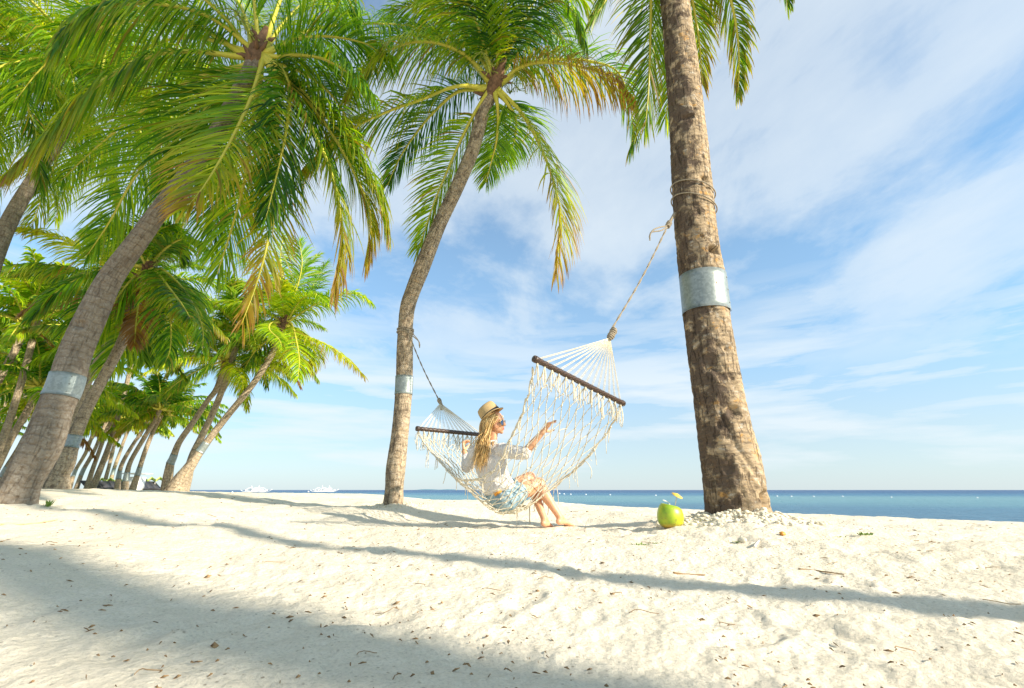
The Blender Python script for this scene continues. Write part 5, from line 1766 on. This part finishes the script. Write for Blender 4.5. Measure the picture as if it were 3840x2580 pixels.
# ------------------------------------------------------------------ coral rubble round the trunks
ICO_V = np.array([(0, 0, -1), (.72, -.53, -.45), (-.28, -.85, -.45), (-.89, 0, -.45), (-.28, .85, -.45), (.72, .53, -.45), (.28, -.85, .45), (-.72, -.53, .45), (-.72, .53, .45), (.28, .85, .45), (.89, 0, .45), (0, 0, 1)], float)
ICO_F = np.array([(0, 2, 1), (0, 3, 2), (0, 4, 3), (0, 5, 4), (0, 1, 5), (1, 2, 6), (2, 3, 7), (3, 4, 8), (4, 5, 9), (5, 1, 10), (1, 6, 10), (2, 7, 6), (3, 8, 7), (4, 9, 8), (5, 10, 9), (6, 7, 11), (7, 8, 11), (8, 9, 11), (9, 10, 11), (10, 6, 11)])


def stones(g, x, y, size, rs):
    z = ground(x, y)
    for k in range(len(x)):
        s_ = size[k]
        V = ICO_V * (1 + rs.normal(0, .16, (12, 1))) * s_ * np.array([1, rs.uniform(.55, 1), rs.uniform(.4, .75)])
        th = rs.uniform(0, 6.28)
        Rm = np.array([[math.cos(th), -math.sin(th), 0], [math.sin(th), math.cos(th), 0], [0, 0, 1]])
        g.add(V @ Rm.T + [x[k], y[k], z[k] + s_ * .15], ICO_F)


for (key, n, rad, smax, lab) in (('R', 1200, .50, .026, 'pile of pale coral stones round the foot of the thick palm'), ('C', 300, .34, .016, 'pale coral stones round the foot of the centre palm')):
    rs = np.random.default_rng(len(key) + n)
    c0 = at(*{'R': (2767, 1965, 4.4), 'C': (1475, 1903, 6.6)}[key])
    th = rs.uniform(0, 2 * np.pi, n); r_ = rad * (.35 + rs.random(n) ** 1.1 * 1.1)
    x = c0[0] + r_ * np.cos(th) - (.04 if key == 'R' else 0); y = c0[1] + r_ * np.sin(th) * .9 - .05
    size = rs.uniform(.25, 1, n) ** 2.2 * smax + .003
    g = Geo(); stones(g, x, y, size, rs)
    props(g.build('coral_rubble', MAT['coral'], origin=(c0[0], c0[1], 0), smooth=False), kind='stuff', label=lab, cat='rubble')

# dry leaf bits and twigs strewn on the sand
g = Geo()
rs = np.random.default_rng(99)
n = 2200
rr = .8 * (14 / .8) ** rs.random(n) ** .8; th = R(1) * rs.uniform(-54, 56, n)
x = rr * np.sin(th); y = rr * np.cos(th)
keep = (1.05 * (x - 3.65) + (y - 7.05)) / 1.45 < -.3
keep &= fbm(x * 1.3 + 30, y * 1.3 + 12, 2, 77) > -.28
x, y, rr = x[keep], y[keep], rr[keep]
z = ground(x, y)
for k in range(len(x)):
    ln = (.0025 + .0065 * rs.random() ** 3) * (1 + .30 * rr[k]); w_ = ln * rs.uniform(.08, .35)
    a = rs.uniform(0, 6.28); d = np.array([math.cos(a), math.sin(a), rs.normal(0, .2)]); s_ = np.array([-math.sin(a), math.cos(a), rs.normal(0, .4)])
    c0 = np.array([x[k], y[k], z[k] + .004])
    V = [c0 - d * ln, c0 + s_ * w_ + [0, 0, .003], c0 + d * ln, c0 - s_ * w_]
    V = V + [v - np.array([0, 0, .0015]) for v in V]
    g.add(np.array(V), [[0, 3, 2, 1], [4, 5, 6, 7], [0, 1, 5, 4], [2, 3, 7, 6]])
n = 60
rr = 1.0 * (11 / 1.0) ** rs.random(n); th = R(1) * rs.uniform(-54, 56, n)
x = rr * np.sin(th); y = rr * np.cos(th)
for k in range(n):
    if (1.05 * (x[k] - 3.65) + (y[k] - 7.05)) / 1.45 > -.3: continue
    ln = rs.uniform(.03, .09); a = rs.normal(0, .6) + (np.pi if rs.random() < .5 else 0)
    t = np.linspace(0, 1, 6)
    X = x[k] + ln * t * math.cos(a) + .01 * np.sin(t * 5 + k); Y_ = y[k] + ln * t * math.sin(a) + .008 * np.cos(t * 7 + k)
    Z = ground(X, Y_) + .005 + .008 * rs.random() * np.sin(t * 3)
    g.tube(np.stack([X, Y_, Z], 1), .0008 + .0002 * rr[k], 4)
props(g.build('leaf_litter', MAT['litter'], origin=(0, 0, 0), smooth=False), kind='stuff', label='bits of dry leaf and thin twigs strewn over the white sand', cat='litter')


def on_ground(px, py):
    """where the line of sight through that pixel meets the sand"""
    v = (1290 - py) / F
    lo = .5
    Y = lo
    while Y < 60:
        q = at(px, py, Y)
        if q[2] < float(ground(q[0], q[1])): return q
        Y += .02
    return q


# a bleached stick, bits of husk and a pale stone near the thick palm
def stick(pts, r, mt, name, lab, cat, Yadd=0):
    P = []
    for p in pts:
        q = on_ground(*p); P.append(q + [0, 0, r * .9])
    g = Geo(); g.tube(spline(np.array(P), 16), np.linspace(r, r * .55, 16) * (1 + .1 * np.sin(np.arange(16) * 2.1)), 7)
    return props(g.build(name, MAT[mt], origin=P[0]), lab, cat)


stick([(2830, 2053), (2848, 2033), (2880, 2024), (2930, 2024)], .0068, 'drift', 'driftwood_stick', 'white bent driftwood stick lying right of the coral stones', 'stick')
stick([(2995, 2137), (3060, 2143), (3165, 2157)], .004, 'litter', 'dry_twig', 'long thin brown twig on the sand below the thick palm', 'twig')
stick([(2525, 2152), (2570, 2158), (2645, 2160)], .005, 'litter', 'dry_twig', 'dark twig on the upper edge of the long shadow band', 'twig')
stick([(0, 1969), (120, 1966), (215, 1952)], .006, 'wood', 'dry_twig', 'straw-yellow twig on the sand below the big left trunk', 'twig')
for (px, py, sz, mt, lab, nm, ct, nn) in ((2935, 2008, .030, 'leather', 'brown piece of coconut husk on the sand right of the driftwood', 'husk_piece', 'husk', 1),
                                  (2785, 2037, .028, 'coral', 'smooth pale flat stone left of the driftwood stick', 'stone', 'stone', 1),
                                  (2610, 1962, .024, 'coral', 'rounded pale stone at the left foot of the thick palm', 'stone', 'stone', 1),
                                  (2703, 1974, .024, 'coral', 'upright pale stone in front of the thick trunk', 'stone', 'stone', 1),
                                  (2203, 1920, .018, 'litter', 'small brown clod on the sand beyond the woman feet', 'husk_piece', 'husk', 1)):
    q = on_ground(px, py)
    g = Geo(); rs = np.random.default_rng(px)
    stones(g, np.array([q[0]]), np.array([q[1]]), np.array([sz]), rs)
    props(g.build(nm, MAT[mt], smooth=False), lab, ct)

# little green plants
weeds = [(2400, 2046, .05, 'low green weed on the sand left of the coral stones'), (2452, 2040, .035, 'tiny green sprig beside the low weed left of the stones'),
         (2765, 2036, .035, 'bright green shoot among the coral stones'), (3245, 2008, .06, 'yellow-green weed patch farthest right on the sand'),
         (3150, 2016, .035, 'small weed left of the farthest right patch'), (178, 1902, .075, 'green seedling on the sand right of the big left trunk')]
for k, (px, py, sz, lab) in enumerate(weeds):
    q = on_ground(px, py)
    rs = np.random.default_rng(400 + k); g = Geo()
    for m in range(22):
        a = rs.uniform(0, 6.28); r_ = rs.random() * sz * .8
        up_ = (.9 if px == 178 else .25)
        b0 = q + [r_ * math.cos(a) * (.3 if px == 178 else 1.6), r_ * math.sin(a) * .4, .0]
        tip = b0 + np.array([math.cos(a) * .6, math.sin(a) * .6, up_ + .3 * rs.random()]) * sz * rs.uniform(.4, .9)
        s_ = np.array([-math.sin(a), math.cos(a), 0]) * sz * .10
        mid = b0 * .45 + tip * .55
        g.add(np.array([b0, mid + s_, tip, mid - s_]), [[0, 1, 2, 3]])
    props(g.build('weed', MAT['weed'], origin=q, smooth=False), lab, 'weed', 'small green weeds on the sand')

# ------------------------------------------------------------------ out on the water
def boat(px, hull_py, Yb, Lm, label, flip):
    base = at(px, hull_py, Yb); base[2] = SEA_Z
    b0 = base.copy()
    e = empty('outrigger_boat', base, label, 'boat', 'white outrigger boats at anchor')
    g = Geo(); n = 13
    t = np.linspace(-1, 1, n)
    rings = []
    for x_ in t:
        w_ = 1.3 * (1 - abs(x_) ** 2.6) + .05; zt = .55 + .7 * abs(x_) ** 4; zb = -.3 + .8 * abs(x_) ** 5
        rings.append([[x_ * Lm / 2, -w_, zt], [x_ * Lm / 2, -w_ * .6, zb], [x_ * Lm / 2, w_ * .6, zb], [x_ * Lm / 2, w_, zt]])
    V = np.array(rings).reshape(-1, 3) * [flip, 1, 1] + base
    Q = [[k * 4 + a_, k * 4 + 4 + a_, k * 4 + 4 + (a_ + 1) % 4, k * 4 + (a_ + 1) % 4] for k in range(n - 1) for a_ in range(4)]
    g.add(V, Q); g.build('hull', MAT['white'], e, smooth=False)
    B = lambda c, s_: Geo().box(base + np.array(c) * [flip, 1, 1], s_)
    B((-.5, 0, .85), (Lm * .42, 2.0, .6)).build('cabin', MAT['white'], e, smooth=False)
    g = B((-.8, 0, 1.55), (Lm * .36, 2.6, .14))
    for xx in (-.8 - Lm * .16, -.8, -.8 + Lm * .16):
        for yy in (-1, 1): g.box(base + np.array([xx, yy, 1.3]) * [flip, 1, 1], (.1, .1, .4))
    g.build('roof', MAT['white'], e, smooth=False)
    B((Lm * .24, 0, .95), (1.2, 1.6, .55)).build('wheelhouse', MAT['white'], e, smooth=False)
    for xx in (-Lm * .22, Lm * .10):
        g = Geo(); g.tube(np.array([base + [xx * flip, 0, 1], base + [xx * flip * 1.02, 0, 3.1]]), [.12, .07], 6)
        g.box(base + np.array([xx * flip, 0, 2.5]), (.5, .1, .25)); g.build('mast', MAT['white'], e)
    for yy in (-5.0, 5.0):
        g = Geo(); g.tube(spline(np.array([base + [-Lm * .45, yy, .9], base + [-Lm * .3, yy, .25], base + [Lm * .3, yy, .25], base + [Lm * .48, yy, 1.3]]), 14), .16, 6)
        for xx in (-Lm * .25, 0, Lm * .25): g.tube(spline(np.array([base + [xx, 0, 2.0], base + [xx, yy * .6, 1.6], base + [xx, yy, .3]]), 7), .10, 5)
        g.build('outrigger', MAT['white'], e)


boat(960, 1845, 250, 11.3, 'white outrigger boat on the horizon, the left of the two', 1)
boat(1215, 1845, 250, 11.1, 'white outrigger boat on the horizon, nearer the centre palm', -1)
rs = np.random.default_rng(8)
blab = ['leftmost buoy, beside the left boat', 'buoy between the two boats', 'first buoy right of the hammock', 'second buoy right of the woman knees', 'third buoy right of the woman knees', 'buoy midway between the hammock and the coconut',
        'buoy just left of the coconut', 'buoy above the coconut straw', 'first buoy right of the thick trunk', 'second buoy right of the thick trunk', 'third buoy right of the thick trunk', 'fourth buoy right of the thick trunk',
        'second buoy from the right edge of the sea', 'buoy nearest the right edge of the sea']
for k, (px, py) in enumerate([(871, 1847), (1156, 1845), (2098, 1852), (2115, 1854), (2140, 1855), (2197, 1856), (2288, 1857), (2459, 1859), (2914, 1862), (2968, 1863), (3051, 1863), (3160, 1863), (3343, 1866), (3665, 1868)]):
    Yb = (CAM_Z - SEA_Z) / ((py - 1838) / 1979 + 1e-6)
    q = at(px, py, Yb); q[2] = SEA_Z
    g = Geo(); s_ = .0016 * Yb
    g.tube(np.array([q + [0, 0, -s_], q + [0, 0, -s_ * .4], q + [0, 0, s_ * .5], q + [0, 0, s_]]), [s_ * .5, s_, s_, s_ * .4], 8)
    props(g.build('buoy', MAT['white'], origin=q), 'small white ' + blab[k], 'buoy', 'white buoys floating in a line')

# ------------------------------------------------------------------ sunshade and loungers at the end of the row
se = empty('beach_sunshade', at(640, 1846, 27), 'long lime-green fabric sunshade on thin poles behind the far palm row', 'sunshade')
for k in range(8):
    x0, x1 = 368 + k * 31, 368 + (k + 1) * 31
    p = [at(x0, 1801 - k * .5, 25.5), at((x0 + x1) / 2, 1792 - k * .5, 26), at(x1, 1801 - k * .5, 25.5)]
    q = [at(x0, 1801 - k * .5, 28.5), at((x0 + x1) / 2, 1790 - k * .5, 29), at(x1, 1801 - k * .5, 28.5)]
    V = np.array(p + q); V = np.vstack([V, V - [0, 0, .13]])
    g = Geo(); g.add(V, [[0, 1, 4, 3], [1, 2, 5, 4], [7, 6, 9, 10], [8, 7, 10, 11], [0, 6, 7, 1], [1, 7, 8, 2]])
    g.build('fabric_panel', MAT['canopy'], se, smooth=False)
for k, px in enumerate([372, 430, 470, 505, 534, 562, 583, 612]):
    g = Geo(); a_ = at(px, 1800, 25.6); b_ = a_.copy(); b_[2] = float(ground(a_[0], a_[1])) - .1
    g.tube(np.array([a_, b_]), .03, 6); g.build('pole', MAT['pole'], se)
hk = empty('beach_hut', at(500, 1846, 24), 'small white kiosk with a flat roof among the far palm trunks', 'kiosk')
q0 = at(500, 1846, 24.0)
Geo().box(q0 + [0, 0, .35], (.5, .6, .7)).build('counter', MAT['white'], hk, smooth=False)
Geo().box(q0 + [0, 0, .85], (.9, .9, .05)).build('roof', MAT['white'], hk, smooth=False)
lw = ['first', 'second', 'third', 'fourth', 'fifth', 'sixth', 'seventh', 'eighth', 'ninth', 'tenth', 'eleventh', 'twelfth']
for k in range(12):
    px = 358 + k * 22.5
    q = at(px, 1848, 24.5 + (k % 3) * .5); q[2] = float(ground(q[0], q[1])) + .02
    e = empty('sun_lounger', q, 'dark slatted sun lounger, %s from the left under the lime-green shade' % lw[k], 'sun lounger', 'dark sun loungers under the shade')
    g = Geo().box(q + [.25, 0, .16], (.9, .55, .05))
    g.build('seat', MAT['dark'], e, smooth=False)
    c_, s_ = math.cos(.7), math.sin(.7)
    Geo().box(q + [-.42, 0, .30], (.62, .55, .05), [[c_, 0, s_], [0, 1, 0], [-s_, 0, c_]]).build('backrest', MAT['dark'], e, smooth=False)
    g = Geo()
    for xx in (-.1, .6):
        for yy in (-.22, .22): g.box(q + [xx, yy, .05], (.05, .05, .2))
    g.build('legs', MAT['dark'], e, smooth=False)
